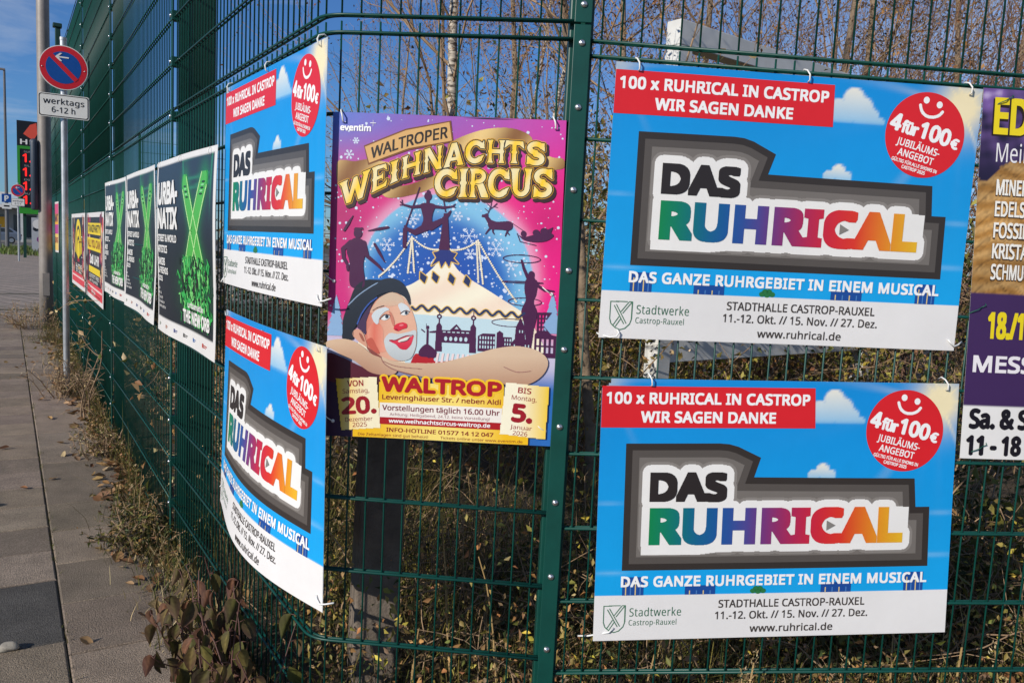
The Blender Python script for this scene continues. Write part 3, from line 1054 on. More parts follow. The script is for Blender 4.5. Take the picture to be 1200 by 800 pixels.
def tuscan_word(mask, word, place):
    """place(i) -> (x0, x1) and top/bottom functions of u"""
    for i, ch in enumerate(word):
        x0, x1, top, bot = place(i)
        wd, shapes = TUS[ch]
        def q(x, y):
            u = x0 + (x1 - x0) * x / wd
            return u, bot(u) + (top(u) - bot(u)) * y
        for sh in shapes:
            if sh[0] == 'p':
                P_ = sh[1]
                mask.poly([q(x, y) for x, y in P_])
            else:
                w = sh[2] * (x1 - x0) / wd
                mask.stroke([q(x, y) for x, y in sh[1]], w)

def circus_sheet(U, V):
    t = np.clip(V / 420, 0, 1)[:, None]
    x = np.clip(U / 594, 0, 1)[:, None]
    tl, tr, ml, mr_ = (np.array(lin(c)) for c in ('#4a74d0', '#cf3aa6', '#d22c80', '#f41c88'))
    col = (tl * (1 - x) + tr * x) * (1 - smoothstep(0, .5, t)) + (ml * (1 - x) + mr_ * x) * smoothstep(0, .5, t)
    dk = (np.exp(-((V - 250) / 90) ** 2) * (.25 * np.exp(-((U - 30) / 60) ** 2) + .25 * np.exp(-((U - 560) / 60) ** 2)))[:, None]
    col = col * (1 - dk)
    # glow about the globe, and the globe itself
    d = np.hypot((U - 305), (V - 415)) / 222
    gl = np.exp(-np.clip((d - 1) / .10, 0, 9) ** 2)[:, None] * .5
    col = col * (1 - gl) + np.array(lin('#f3d8ee')) * gl
    ins = smoothstep(1.005, .985, d)[:, None]
    blue = np.array(lin('#1c4fae')); cy = np.array(lin('#8fd0ee')); mid = np.array(lin('#3a86d2'))
    k = np.clip(d, 0, 1)[:, None]
    gb = blue * (1 - k ** 2) + mid * k ** 2
    edge = smoothstep(.72, 1.0, d + .15 * np.sin(np.arctan2(V - 415, U - 305) * 1.0 + 2.4))[:, None]
    gb = gb * (1 - edge * .8) + cy * edge * .8
    col = col * (1 - ins) + gb * ins
    # pale haze low in the picture
    hz = (smoothstep(500, 600, V) * .85)[:, None]
    col = col * (1 - hz) + np.array(lin('#c9d9f0')) * hz
    # night blue below the arms
    lo = smoothstep(620, 700, V)[:, None]
    col = col * (1 - lo) + (np.array(lin('#3c1a4a')) * (1 - x) + np.array(lin('#2a6fc0')) * x) * lo
    return col

def make_circus():
    A = Art(594, 841)
    R = rw
    # snow
    m = Mask(0, 0, 594, 620, 0.9)
    for _ in range(520):
        x, y = R.uniform(6, 588), R.uniform(6, 600)
        r = abs(R.gauss(0, 1.3)) + .7
        if R.random() < .03: r += 2.2
        m.ell(x, y, r, r)
    for _ in range(330):
        a = R.uniform(0, 2 * PI); rr = 215 * math.sqrt(R.random())
        x, y = 305 + rr * math.cos(a), 415 + rr * math.sin(a)
        if y > 520: continue
        r = abs(R.gauss(0, 1.6)) + .9
        m.ell(x, y, r, r)
    for cx, cy, r in ((215, 262, 16), (360, 300, 22), (365, 345, 14), (150, 330, 18), (430, 330, 20), (470, 370, 14), (330, 250, 12), (45, 105, 12), (62, 70, 8), (248, 300, 8)):
        for k in range(6):
            a = k * PI / 3
            m.stroke([(cx, cy), (cx + r * math.cos(a), cy + r * math.sin(a))], 1.8)
            for f_ in (.55, .8):
                for s_ in (-1, 1):
                    bx, by = cx + r * f_ * math.cos(a), cy + r * f_ * math.sin(a)
                    m.stroke([(bx, by), (bx + r * .25 * math.cos(a + s_ * .9), by + r * .25 * math.sin(a + s_ * .9))], 1.5)
    m.emit(A, 'picture', 'snow', 1, '#d8e4fa')
    # gold ribbon
    gold = lambda x, y: tuple(p * (1 - t) + q * t for (p, q, t) in zip(lin('#8a5a2c'), lin('#f0cd86'), [0.5 + 0.5 * math.sin(x * .035 + y * .02)] * 3))
    def ribbon(pts):
        mm = Mask(min(p[0] for p in pts) - 3, min(p[1] for p in pts) - 3, max(p[0] for p in pts) + 3, max(p[1] for p in pts) + 3, 1.0)
        mm.smooth(pts, n=10); mm.emit(A, 'title', 'ribbon', 2, gold, 14)
    ribbon([(16, 124), (60, 122), (100, 116), (170, 128), (168, 152), (100, 150), (44, 170), (18, 180)])
    ribbon([(300, 68), (380, 32), (456, 24), (508, 44), (500, 76), (440, 62), (370, 72), (316, 92)])
    ribbon([(134, 188), (200, 176), (272, 150), (268, 178), (200, 204), (146, 210)])
    ribbon([(500, 70), (560, 92), (590, 96), (590, 120), (545, 122), (510, 100)])
    bn = [(86, 85), (190, 40), (300, 15), (308, 61), (200, 84), (98, 125)]
    A.poly('title', 'banner', 3, [(83, 82), (190, 36), (304, 11), (312, 64), (200, 89), (96, 130)], '#7d4a22')
    A.poly('title', 'banner', 4, bn, '#e0b06c')
    def wf(x, y):
        t = (x - 100) / 200
        return x, y + (116 - 62 * t - 6 * math.sin(PI * t)) - 100
    A.text('title', 'lettering', 5, 'WALTROPER', 102, 100, 29, 297, '#1f1612', .02, 1.0, fn=wf)
    xs = [30, 75, 126, 158, 198, 250, 300, 346, 402, 446, 492, 552]
    xs = [(26, 112), (114, 154), (150, 188), (185, 240), (238, 292), (288, 340), (0, 0)]
    bx = np.array([26, 72, 150, 181, 229, 275, 315, 360, 395, 432, 489, 540, 580]); by = np.array([236, 219, 178, 163, 148, 134, 124, 116, 113, 112, 112, 114, 118])
    ty_x = np.array([26, 75, 125, 160, 194, 256, 302, 347, 404, 450, 478, 524, 580]); ty = np.array([180, 152, 130, 120, 104, 80, 69, 60, 55, 55, 56, 57, 62])
    bot = lambda u: float(np.interp(u, bx, by)); top = lambda u: float(np.interp(u, ty_x, ty))
    spans = [(24, 106), (106, 152), (154, 180), (182, 236), (236, 290), (288, 342), (344, 394), (396, 444), (444, 486), (482, 524), (526, 572)]
    word = 'WEIHNACHTS'
    spans = [(22, 104), (104, 148), (150, 178), (180, 234), (236, 288), (288, 340), (342, 392), (396, 446), (442, 492), (496, 546)]
    mk = Mask(0, 30, 594, 260, 0.8)
    tuscan_word(mk, word, lambda i: (*spans[i], top, bot))
    cs = [(266, 326), (326, 356), (354, 406), (402, 458), (458, 516), (516, 568)]
    ct = lambda u: float(np.interp(u, [266, 420, 570], [134, 126, 122])); cb = lambda u: float(np.interp(u, [266, 420, 570], [203, 200, 192]))
    tuscan_word(mk, 'CIRCUS', lambda i: (*cs[i], ct, cb))
    yl = lambda x, y: tuple(p * (1 - t) + q * t for p, q, t in zip(lin('#ffd21e'), lin('#f6e7b4'), [0.5 + 0.5 * math.sin(x * .11 + y * .05)] * 3))
    sh = mk.grow(5.5)
    sh.x0 += 5; sh.y0 += 7
    sh.emit(A, 'title', 'lettering', 5, '#3a2324')
    mk.grow(4.2).emit(A, 'title', 'lettering', 6, '#e3a92a')
    mk.grow(2.4).emit(A, 'title', 'lettering', 7, '#1c1512')
    mk.emit(A, 'title', 'lettering', 8, yl, 12)
    A.text('title', 'ticket_lettering', 3, 'eventim', 20, 46, 16, 100, '#ffffff', .03)
    mm = Mask(96, 16, 114, 36, .8); mm.stroke([(105, 18), (105, 33)], [1, 1]); mm.stroke([(98, 25), (112, 25)], 1.4); mm.emit(A, 'title', 'ticket_lettering', 3, '#ffffff')
    # the tent
    tm = Mask(60, 330, 560, 700, 1.0)
    tm.smooth([(300, 345), (268, 388), (215, 430), (120, 470), (110, 520), (110, 640), (540, 640), (520, 500), (505, 490), (420, 440), (340, 392)], n=6)
    tent = lambda x, y: tuple(p * (1 - t) + q * t for p, q, t in zip(lin('#fbf4dc'), lin('#f8e2cc'), [max(0, min(1, .5 + .5 * math.sin(x * .03 + y * .055)))] * 3))
    tm.emit(A, 'picture', 'tent', 2, tent, 24)
    tb = Mask(200, 480, 540, 660, 1.0); tb.poly([(205, 506), (520, 514), (535, 655), (205, 655)]); tb.emit(A, 'picture', 'tent', 3, '#c6e0ea', 40)
    wv = Mask(200, 470, 520, 520, 0.9)
    wp = [(220 + k * 3, 489 + .03 * (k * 3) + 6 * math.sin(k * 3 * .19)) for k in range(97)]
    wv.stroke(wp, 10); wv.emit(A, 'picture', 'tent', 4, '#e9c060')
    w2 = Mask(200, 470, 520, 520, 0.9); w2.stroke(wp, 6); w2.emit(A, 'picture', 'tent', 5, '#2c3a63')
    fl = Mask(250, 325, 350, 400, 0.9)
    crown = [(270, 345), (282, 342), (288, 334), (310, 334), (317, 342), (330, 345), (322, 358), (336, 372), (316, 366), (312, 382), (302, 366), (292, 384), (286, 366), (266, 380), (278, 358)]
    fl.poly(crown); fl.grow(3).emit(A, 'picture', 'tent', 3, '#e9c060'); fl.emit(A, 'picture', 'tent', 4, '#26357c')
    for dx, dy, s_ in ((250, 412, -1), (279, 410, -.4), (318, 412, .4), (356, 416, 1)):
        d_ = [(dx - 6 + 6 * s_, dy - 16), (dx + 9 + 3 * s_, dy - 3), (dx + 4 + 4 * s_, dy + 14), (dx - 9 + 3 * s_, dy + 2)]
        dm = Mask(dx - 30, dy - 30, dx + 30, dy + 30, 0.9); dm.poly(d_); dm.grow(2.4).emit(A, 'picture', 'tent', 3, '#e9c060'); dm.emit(A, 'picture', 'tent', 4, '#27345f')
    # strings of lights
    lt = Mask(100, 280, 520, 520, 0.9)
    def garland(a, b, sag, n):
        for k in range(n + 1):
            t = k / n
            x, y = a[0] + (b[0] - a[0]) * t, a[1] + (b[1] - a[1]) * t + sag * 4 * t * (1 - t)
            lt.ell(x, y, 2.6, 2.6)
    garland((132, 412), (214, 308), 10, 26); garland((214, 308), (296, 334), 14, 18); garland((300, 334), (384, 310), 12, 18); garland((384, 310), (486, 462), 6, 32)
    garland((214, 310), (206, 400), 0, 20); garland((384, 310), (400, 420), 0, 22); garland((214, 308), (222, 395), 0, 18); garland((380, 312), (388, 415), 0, 20)
    lt.emit(A, 'picture', 'lights', 4, '#f4ead0')
    # figures in plum silhouette
    pl = '#4c1c48'
    f = Mask(0, 180, 594, 620, 0.8)
    # trapeze artist
    f.ell(252, 203, 9.5, 11); f.ell(253, 192, 5, 4.5)
    f.stroke([(252, 212), (252, 222)], 8)
    f.smooth([(234, 224), (252, 220), (271, 224), (266, 245), (264, 262), (270, 284), (238, 284), (242, 262), (238, 245)])
    f.stroke([(238, 228), (212, 232), (190, 227), (182, 220)], [9, 7, 5, 3]); f.stroke([(190, 227), (181, 228)], 2.5); f.stroke([(187, 225), (186, 215)], 2.2)
    f.stroke([(268, 228), (292, 230), (316, 226), (322, 220)], [9, 7, 4, 2.5]); f.stroke([(312, 227), (323, 228)], 2.2)
    f.stroke([(262, 280), (292, 262), (306, 246), (311, 238)], [19, 13, 8, 4]); f.stroke([(248, 282), (222, 296), (200, 288), (196, 282)], [20, 14, 9, 7])
    f.stroke([(230, 182), (194, 292)], 3.2); f.poly([(190, 286), (201, 286), (201, 338), (191, 338)])
    f.stroke([(286, 182), (298, 240)], 3.0); f.poly([(294, 244), (304, 244), (312, 338), (284, 338)])
    # juggler
    f.ell(74, 304, 11, 13); f.poly([(62, 296), (88, 294), (86, 289), (66, 290)])
    f.smooth([(58, 322), (74, 316), (92, 326), (96, 350), (90, 385), (94, 440), (58, 440), (54, 380), (46, 350)])
    f.stroke([(56, 328), (36, 346), (38, 368), (50, 388)], [13, 11, 9, 7]); f.stroke([(90, 328), (100, 362), (128, 384), (142, 398)], [12, 10, 8, 5])
    def club(x0, y0, x1, y1):
        f.stroke([(x0, y0), (x0 + (x1 - x0) * .45, y0 + (y1 - y0) * .45), (x1, y1)], [6, 8, 2])
    club(38, 298, 60, 260); club(152, 286, 100, 297); club(118, 330, 146, 376); club(50, 400, 48, 380)
    # hoop artist
    f.ell(522, 392, 8, 10); f.stroke([(518, 410), (502, 376), (496, 356)], [9, 7, 5]); f.stroke([(528, 412), (556, 430), (580, 432)], [9, 7, 4])
    f.smooth([(510, 404), (536, 406), (536, 440), (530, 462), (540, 490), (534, 530), (528, 580), (518, 580), (508, 520), (500, 486), (510, 458), (506, 430)])
    f.stroke([(524, 392), (532, 420)], 7)
    for cx, cy, rx in ((496, 352, 47), (500, 412, 52), (508, 462, 42), (474, 518, 48)):
        f.stroke([(cx + rx * math.cos(t), cy + (10 if cy != 412 else 2) * math.sin(t)) for t in np.linspace(0, 2 * PI, 40)], 1.9)
    # reindeer and sleigh with sacks
    f.smooth([(408, 256), (430, 260), (462, 258), (470, 268), (464, 280), (440, 280), (412, 278)])
    f.stroke([(412, 262), (402, 248), (394, 246)], [12, 9, 6]); f.stroke([(403, 244), (392, 248)], [8, 4])
    for lx, ly, ex, ey in ((414, 276, 402, 292), (420, 276, 424, 292), (456, 276, 462, 292), (462, 274, 452, 296)):
        f.stroke([(lx, ly), ((lx + ex) / 2 - 2, (ly + ey) / 2 + 2), (ex, ey)], [5, 3.5, 2.4])
    f.stroke([(406, 240), (412, 224), (404, 216)], 1.9); f.stroke([(410, 230), (420, 222), (428, 214)], 1.9); f.stroke([(412, 226), (414, 212)], 1.7); f.stroke([(420, 222), (430, 224)], 1.7); f.stroke([(408, 236), (398, 228)], 1.7)
    f.stroke([(468, 262), (500, 282)], 1.4)
    f.smooth([(486, 292), (500, 296), (530, 288), (560, 282), (574, 290), (556, 304), (528, 308), (500, 304)])
    f.stroke([(482, 288), (490, 308), (530, 316)], 2); f.ell(498, 288, 7, 8); f.ell(530, 284, 9, 8); f.ell(550, 280, 10, 9); f.poly([(556, 276), (572, 268), (566, 286)])
    # skyline: miner figure, gate, mill, church, headframe
    f.stroke([(262, 548), (262, 590)], [6, 5]); f.ell(262, 540, 4, 5); f.stroke([(254, 552), (246, 546)], 3); f.stroke([(268, 552), (284, 550)], [4, 6]); f.stroke([(258, 530), (258, 545)], 1.5)
    f.smooth([(240, 606), (250, 590), (262, 584), (276, 592), (288, 606), (280, 620), (246, 620)])
    f.poly([(284, 534), (291, 524), (298, 534), (300, 602), (282, 602)]); f.poly([(372, 534), (379, 524), (386, 534), (388, 602), (370, 602)])
    for x in (291, 379):
        f.ell(x, 510, 6.5, 6.5); f.ell(x, 510, 3, 3, False); f.stroke([(x, 516), (x, 526)], 3); f.stroke([(x, 490), (x, 504)], 1.4)
    f.poly([(298, 545), (372, 543), (372, 578), (298, 578)]); f.poly([(320, 544), (336, 528), (350, 544)]); f.poly([(330, 541), (336, 534), (342, 541)], False)
    for k in range(5): f.ell(309 + k * 13, 567, 4.4, 6, False)
    for k in range(6): f.poly([(301 + k * 12, 548), (309 + k * 12, 548), (309 + k * 12, 551), (301 + k * 12, 551)], False)
    f.poly([(392, 556), (404, 549), (436, 549), (436, 596), (392, 596)]); f.poly([(440, 546), (447, 540), (456, 546), (456, 596), (440, 596)]); f.poly([(456, 556), (478, 556), (480, 596), (456, 596)])
    for i_ in range(3):
        for k in range(6): f.poly([(396 + k * 7 + (8 if k > 5 else 0), 556 + i_ * 12), (400 + k * 7, 556 + i_ * 12), (400 + k * 7, 564 + i_ * 12), (396 + k * 7, 564 + i_ * 12)], False)
        for k in range(3): f.poly([(460 + k * 6.5, 560 + i_ * 11), (463.5 + k * 6.5, 560 + i_ * 11), (463.5 + k * 6.5, 567 + i_ * 11), (460 + k * 6.5, 567 + i_ * 11)], False)
    f.poly([(488, 528), (499, 504), (510, 528), (512, 560), (528, 560), (530, 596), (476, 596), (476, 572), (486, 560)])
    for x, y in ((496, 536), (503, 536), (484, 574), (512, 574), (520, 574)): f.poly([(x, y), (x + 3.5, y), (x + 3.5, y + 7), (x, y + 7)], False)
    f.poly([(541, 488), (578, 487), (556, 520), (578, 545), (592, 548), (592, 606), (536, 606), (536, 545), (541, 540)])
    for i_ in range(4):
        for k in range(3): f.poly([(545 + k * 8 - i_ * 1.5 * (k > 1), 494 + i_ * 11), (550 + k * 8 - i_ * 1.5 * (k > 1), 494 + i_ * 11), (550 + k * 8, 502 + i_ * 11), (545 + k * 8, 502 + i_ * 11)], False)
    for k in range(4):
        f.poly([(541 + k * 12, 556), (548 + k * 12, 556), (548 + k * 12, 574), (541 + k * 12, 574)], False); f.poly([(541 + k * 12, 578), (548 + k * 12, 578), (548 + k * 12, 594), (541 + k * 12, 594)], False)
    f.emit(A, 'picture', 'silhouettes', 5, pl)
    # plum mist under the skyline and the frosty trees at the edges
    ft = Mask(0, 440, 594, 700, 1.2)
    for cx, b_ in ((22, 560), (578, 530)):
        for k in range(5): ft.poly([(cx, b_ - 95 + k * 14), (cx - 10 - k * 4, b_ - 60 + k * 18), (cx + 10 + k * 4, b_ - 60 + k * 18)])
    ft.emit(A, 'picture', 'frosty_trees', 3, '#8fb4dc')
    # the performer leaning on folded arms
    a = Mask(0, 400, 594, 690, 0.9)
    def layer(pts, col, ly, n=8, part='performer'):
        mm = Mask(min(p[0] for p in pts) - 12, min(p[1] for p in pts) - 12, max(p[0] for p in pts) + 12, max(p[1] for p in pts) + 12, 0.9)
        mm.smooth(pts, n=n); mm.emit(A, 'picture', part, ly, col, 30)
    layer([(221, 633), (232, 611), (247, 613), (264, 618), (280, 614), (293, 629)] + [(420, 606), (400, 650), (222, 650)], '#b81c2a', 5)
    for k in range(9):
        x = 288 + k * 13
        A.poly('picture', 'performer', 6, [(x, 606), (x + 6, 606), (x + 2, 634), (x - 4, 634)], '#f2dcdc')
    mix = lambda c0, c1, fn_: (lambda x, y: tuple(p * (1 - t) + q * t for p, q, t in zip(lin(c0), lin(c1), [max(0, min(1, fn_(x, y)))] * 3)))
    layer([(48, 577), (40, 553), (42, 523), (56, 481), (71, 443), (96, 424), (129, 422), (163, 427), (188, 459), (115, 504), (80, 543)], '#232b38', 5)
    layer([(96, 511), (114, 487), (111, 504), (102, 533), (102, 565), (89, 555), (79, 545)], '#4a3556', 6)
    layer([(99, 567), (100, 533), (109, 508), (126, 476), (149, 459), (172, 452), (197, 465), (216, 491), (228, 520), (234, 549), (233, 594), (220, 623), (194, 632), (168, 631), (139, 620), (107, 600)], mix('#e8b59a', '#d97f6c', lambda x, y: (150 - x) / 60 + .2), 6)
    layer([(111, 504), (131, 474), (151, 458), (172, 453), (193, 465), (199, 479), (185, 484), (164, 489), (144, 490), (123, 507)], mix('#d8bda4', '#e2b096', lambda x, y: (y - 470) / 40), 7)
    layer([(106, 566), (110, 546), (128, 532), (145, 548), (148, 581), (155, 606), (134, 611), (113, 600)], mix('#e2735f', '#eda58c', lambda x, y: abs(x - 126) / 26), 7)
    layer([(104, 583), (117, 574), (128, 591), (139, 615), (118, 606)], '#c9604f', 8)
    layer([(96, 511), (114, 487), (111, 504), (102, 533), (102, 565), (89, 555), (79, 545)], '#4a3556', 8)
    layer([(67, 568), (72, 555), (83, 553), (95, 563), (101, 579), (106, 597), (96, 594), (82, 584)], '#dca48a', 9)
    layer([(84, 563), (92, 567), (99, 584), (92, 580)], '#a5604f', 10)
    layer([(46, 580), (40, 569), (52, 494), (84, 460), (125, 428), (162, 416), (192, 426), (211, 456), (214, 483), (199, 463), (168, 452), (130, 463), (99, 496), (83, 530), (70, 556), (68, 579)], mix('#2b3442', '#1f2733', lambda x, y: (y - 430) / 120), 9)
    hb = Mask(40, 410, 220, 590, .8); hb.stroke(catmull([(54, 491), (80, 464), (109, 442), (130, 429)], 8, False), [1.5] + [2.8] * 22 + [1.2] * 2); hb.emit(A, 'picture', 'performer', 10, '#8ea6c4')
    hb = Mask(40, 410, 220, 590, .8); hb.stroke(catmull([(79, 539), (90, 511), (108, 485), (128, 468)], 8, False), 3.6); hb.emit(A, 'picture', 'performer', 10, '#3c5cab')
    layer([(116, 516), (127, 501), (150, 492), (161, 498), (150, 504), (137, 519), (133, 536), (124, 534)], '#d5dee3', 8)
    layer([(184, 485), (193, 479), (209, 487), (215, 500), (205, 497), (195, 505), (190, 500)], '#d8dfe4', 8)
    layer([(140, 523), (148, 514), (162, 512), (161, 520), (150, 526)], '#eef0f0', 9); A.ell('picture', 'performer', 10, 155.5, 516.5, 4.6, 4.8, '#3d566e', 16); A.ell('picture', 'performer', 11, 156, 516, 2.2, 2.4, '#141a22', 10)
    layer([(192, 508), (203, 500), (211, 501), (209, 508), (198, 511)], '#eef0f0', 9); A.ell('picture', 'performer', 10, 205.5, 504.5, 4, 4.4, '#3d566e', 16); A.ell('picture', 'performer', 11, 206, 504, 2, 2.2, '#141a22', 10)
    br = Mask(110, 460, 230, 560, .8); br.stroke(catmull([(138, 523), (147, 513), (155, 511), (163, 513)], 6, False), 2.2); br.stroke(catmull([(190, 507), (202, 499), (213, 501)], 6, False), 2.0)
    br.stroke(catmull([(118, 502), (130, 494), (146, 488)], 6, False), 1.2); br.emit(A, 'picture', 'performer', 11, '#4e3a40')
    layer([(161, 502), (169, 510), (176, 530), (174, 541), (168, 531), (163, 514)], '#cf8470', 8)
    layer([(150, 584), (154, 569), (166, 559), (187, 560), (212, 554), (231, 549), (233, 570), (232, 594), (220, 623), (194, 631), (172, 623), (157, 607)], mix('#cfd6d9', '#b3babd', lambda x, y: (y - 590) / 60), 8)
    layer([(174, 548), (179, 536), (195, 530), (207, 533), (208, 543), (196, 548), (185, 553)], '#dc2f44', 9); A.ell('picture', 'performer', 10, 194, 537, 6, 2.6, '#ee7f86', 14, -12); A.ell('picture', 'performer', 10, 181, 549, 4, 2, '#96182c', 12, 15)
    layer([(163, 579), (169, 576), (179, 577), (194, 570), (208, 564), (219, 566), (226, 562), (225, 572), (219, 589), (207, 601), (192, 599), (180, 588), (169, 583)], mix('#e8415a', '#d62a48', lambda x, y: (y - 570) / 26), 9)
    layer([(186, 579), (200, 571), (216, 566), (209, 576), (193, 582)], '#e9e4de', 10, 6); layer([(191, 581), (208, 576), (216, 568), (213, 575), (200, 581)], '#5f5a60', 11, 6)
    hb = Mask(150, 550, 240, 640, .8); hb.stroke(catmull([(163, 578), (179, 577), (194, 570), (208, 564), (225, 562)], 6, False), 1.4); hb.emit(A, 'picture', 'performer', 12, '#7c2436')
    layer([(105, 598), (139, 620), (143, 628), (118, 616)], '#8d4a44', 10)
    layer([(1, 622), (40, 628), (90, 650), (150, 668), (230, 674), (230, 692), (1, 692)], '#5a1c30', 9)
    sk = lambda x, y: tuple(p * (1 - t) + q * t for p, q, t in zip(lin('#dcbb9c'), lin('#b98a72'), [max(0, min(1, (y - 600) / 90 + .25 * math.sin(x * .02)))] * 3))
    layer([(1, 588)] + [(6, 588), (37, 580), (67, 583), (92, 596), (118, 616), (143, 626), (160, 644), (186, 655), (170, 670), (119, 666), (72, 635), (47, 626), (7, 604)][1:] + [(1, 606)], sk, 11)
    layer([(143, 621), (168, 631), (190, 634), (230, 635), (300, 630), (380, 606), (440, 586), (500, 578), (550, 590), (573, 616), (560, 652), (522, 678), (470, 680), (400, 676), (320, 676), (250, 670), (182, 656), (152, 638)], mix('#dcbfa2', '#bd9277', lambda x, y: (y - 610 + (x - 380) * .06) / 75), 12)
    hb = Mask(100, 580, 590, 700, .9); hb.stroke(catmull([(150, 634), (176, 644), (206, 648), (250, 650)], 6, False), 2); hb.stroke(catmull([(143, 622), (152, 640), (182, 656), (240, 668)], 6, False), 2.4)
    hb.stroke(catmull([(462, 634), (495, 646), (530, 642)], 6, False), 2); hb.emit(A, 'picture', 'performer', 13, '#a3736a')
    # panels with the dates
    A.rect('details', None, 3, 1, 690, 130, 840, '#3a2146')
    yel = lambda x, y: tuple(p * (1 - t) + q * t for p, q, t in zip(lin('#f6c21c'), lin('#fbe27a'), [max(0, min(1, math.sin((x - 140) / 330 * PI)))] * 3))
    m_ = Mask(70, 685, 535, 845, 2.0); m_.poly([(140, 690), (464, 684), (464, 800), (530, 818), (530, 840), (74, 840), (74, 818), (140, 802)]); m_.emit(A, 'details', None, 13, yel, 40)
    A.text('details', 'lettering', 16, 'WALTROP', 146, 714, 40, 458, '#b01222', .05, 1.02)
    q = A.text('details', 'lettering', 15, 'WALTROP', 146, 714, 40, 458, '#b01222', .05, 1.02)
    A.p.pop()
    mw = Mask(130, 660, 475, 730, .9); mw.tris(*q); mw.grow(5).emit(A, 'details', 'lettering', 14, '#f9c726')
    A.text('details', 'lettering', 14, 'Leveringhäuser Str. / neben Aldi', 149, 735, 13, 457, '#8a1420', .02)
    A.rect('details', None, 14, 143, 744, 461, 783, '#f6efe6')
    A.text('details', 'lettering', 15, 'Vorstellungen täglich 16.00 Uhr', 150, 764, 14, 455, '#7a2436', .01)
    A.text('details', 'lettering', 15, 'Achtung: Heiligabend, 24.12. keine Vorstellung!', 170, 778, 7.5, 430, '#9a5a66', 0)
    A.rect('details', None, 14, 144, 783, 460, 802, '#b01420')
    A.text('details', 'lettering', 15, 'www.weihnachtscircus-waltrop.de', 168, 797, 10.5, 432, '#ffffff', .02)
    A.text('details', 'lettering', 14, 'INFO-HOTLINE 01577 14 12 047', 162, 822, 11, 441, '#8a1420', .02)
    A.text('details', 'lettering', 14, 'Die Zeltanlagen sind gut beheizt!', 88, 835, 7.5, 272, '#8a1420', .005)
    A.text('details', 'lettering', 14, 'Tickets online unter www.eventim.de', 304, 835, 7.5, 516, '#8a1420', .005)
    for pts, kind in (([(27, 686), (133, 676), (146, 812), (44, 823)], 0), ([(468, 674), (579, 682), (573, 822), (457, 812)], 1)):
        ca_, cb_, xo = (lin('#f7c91e'), lin('#fdf3cf'), 30) if kind == 0 else (lin('#fdf6da'), lin('#f7cf2a'), 500)
        gx = lambda x, y, ca_=ca_, cb_=cb_, xo=xo: tuple(p * (1 - t) + q * t for p, q, t in zip(ca_, cb_, [max(0, min(1, (x - xo) / 80))] * 3))
        mm = Mask(20, 665, 590, 830, 2.0); mm.poly(pts); mm.emit(A, 'details', 'date_card', 15, gx, 16)
    r0 = lambda a, cx, cy: (lambda x, y: (cx + (x - cx) * math.cos(a) - (y - cy) * math.sin(a), cy + (x - cx) * math.sin(a) + (y - cy) * math.cos(a)))
    f0_ = r0(math.radians(-5), 88, 750)
    for tx, b_, cp, x0, x1, bo in (('VON', 703, 16, 62, 104, .02), ('Samstag,', 721, 12, 48, 118, .01), ('20.', 778, 48, 42, 134, .05), ('Dezember', 797, 11.5, 50, 122, .01), ('2025', 812, 12, 68, 106, .01)):
        A.text('details', 'lettering', 16, tx, x0, b_, cp, x1, '#a01424', bo, fn=f0_)
    f1_ = r0(math.radians(4), 518, 750)
    for tx, b_, cp, x0, x1, bo in (('BIS', 702, 15, 496, 530, .02), ('Montag,', 721, 12, 482, 546, .01), ('5.', 780, 50, 486, 540, .05), ('Januar', 799, 11.5, 486, 542, .01), ('2026', 815, 12, 494, 532, .01)):
        A.text('details', 'lettering', 16, tx, x0, b_, cp, x1, '#a01424', bo, fn=f1_)
    return A
circus = make_circus()
hang('circus_poster', 'pink and blue circus poster with a leaning clown left of the green fence post', 'poster', circus,
     [(-0.4812, 2.0767, 1.8513), (0.1066, 2.0301, 1.8511), (0.1195, 2.029, 1.0296), (-0.4807, 2.0766, 1.0166)], circus_sheet, 4.0,
     bow=lambda u, v: .004 * np.sin(PI * u) * np.sin(PI * v * 1.2) + .002 * np.sin(u * 7 + v * 3),
     ties=[(22, 22, 'top'), (562, 20, 'top'), (14, 430, 'pin'), (575, 440, 'pin'), (20, 800, 'pin'), (572, 800, 'pin')])

# ------------------------------------------------------------------ artwork: mineral fair banner at the right edge of the view
def mineral_sheet(U, V):
    n1 = np.sin(U * .031 + 1.3 * np.sin(V * .027)) * np.sin(V * .043 + 1.1 * np.sin(U * .019 + 2)) + .5 * np.sin(U * .09 + V * .07) * np.sin(V * .11 - U * .05)
    t = np.clip(.5 + .45 * n1, 0, 1)[:, None] * smoothstep(230, 60, V)[:, None]
    col = np.array(lin('#241d3c')) * (1 - t) + np.array(lin('#8a68b4')) * t
    hi = (np.clip(n1 - .75, 0, 1) * 1.4 * smoothstep(200, 40, V))[:, None]
    col = col * (1 - hi) + np.array(lin('#d9c8ea')) * hi
    edge = 232 - 60 * smoothstep(0, 130, U) + 8 * np.sin(U * .07) - 20 * smoothstep(130, 500, U)
    st_ = (V > edge)
    w = np.sin(V * .16 + 2.2 * np.sin(U * .02) + .9 * np.sin(V * .03 + U * .045)) * .5 + .5
    sand = np.array(lin('#b9843f')) * (1 - w[:, None]) + np.array(lin('#dcae6e')) * w[:, None]
    sand = sand * (.82 + .18 * np.sin(V * .021 + U * .013))[:, None]
    g5 = np.random.default_rng(4); gr_ = (.80 + .4 * g5.random(len(U))) * (1 - .35 * (np.abs(np.sin(V * .052 + 1.7 * np.sin(U * .031) + U * .01)) < .12)) * (1 - .25 * (np.abs(np.sin(V * .09 - U * .05 + 2 * np.sin(U * .02))) < .1))
    sand = sand * gr_[:, None]
    col[st_] = sand[st_]
    col[V > 531] = np.array(lin('#432a5c'))
    col[V > 836] = np.array(lin('#f2f0ee'))
    return col
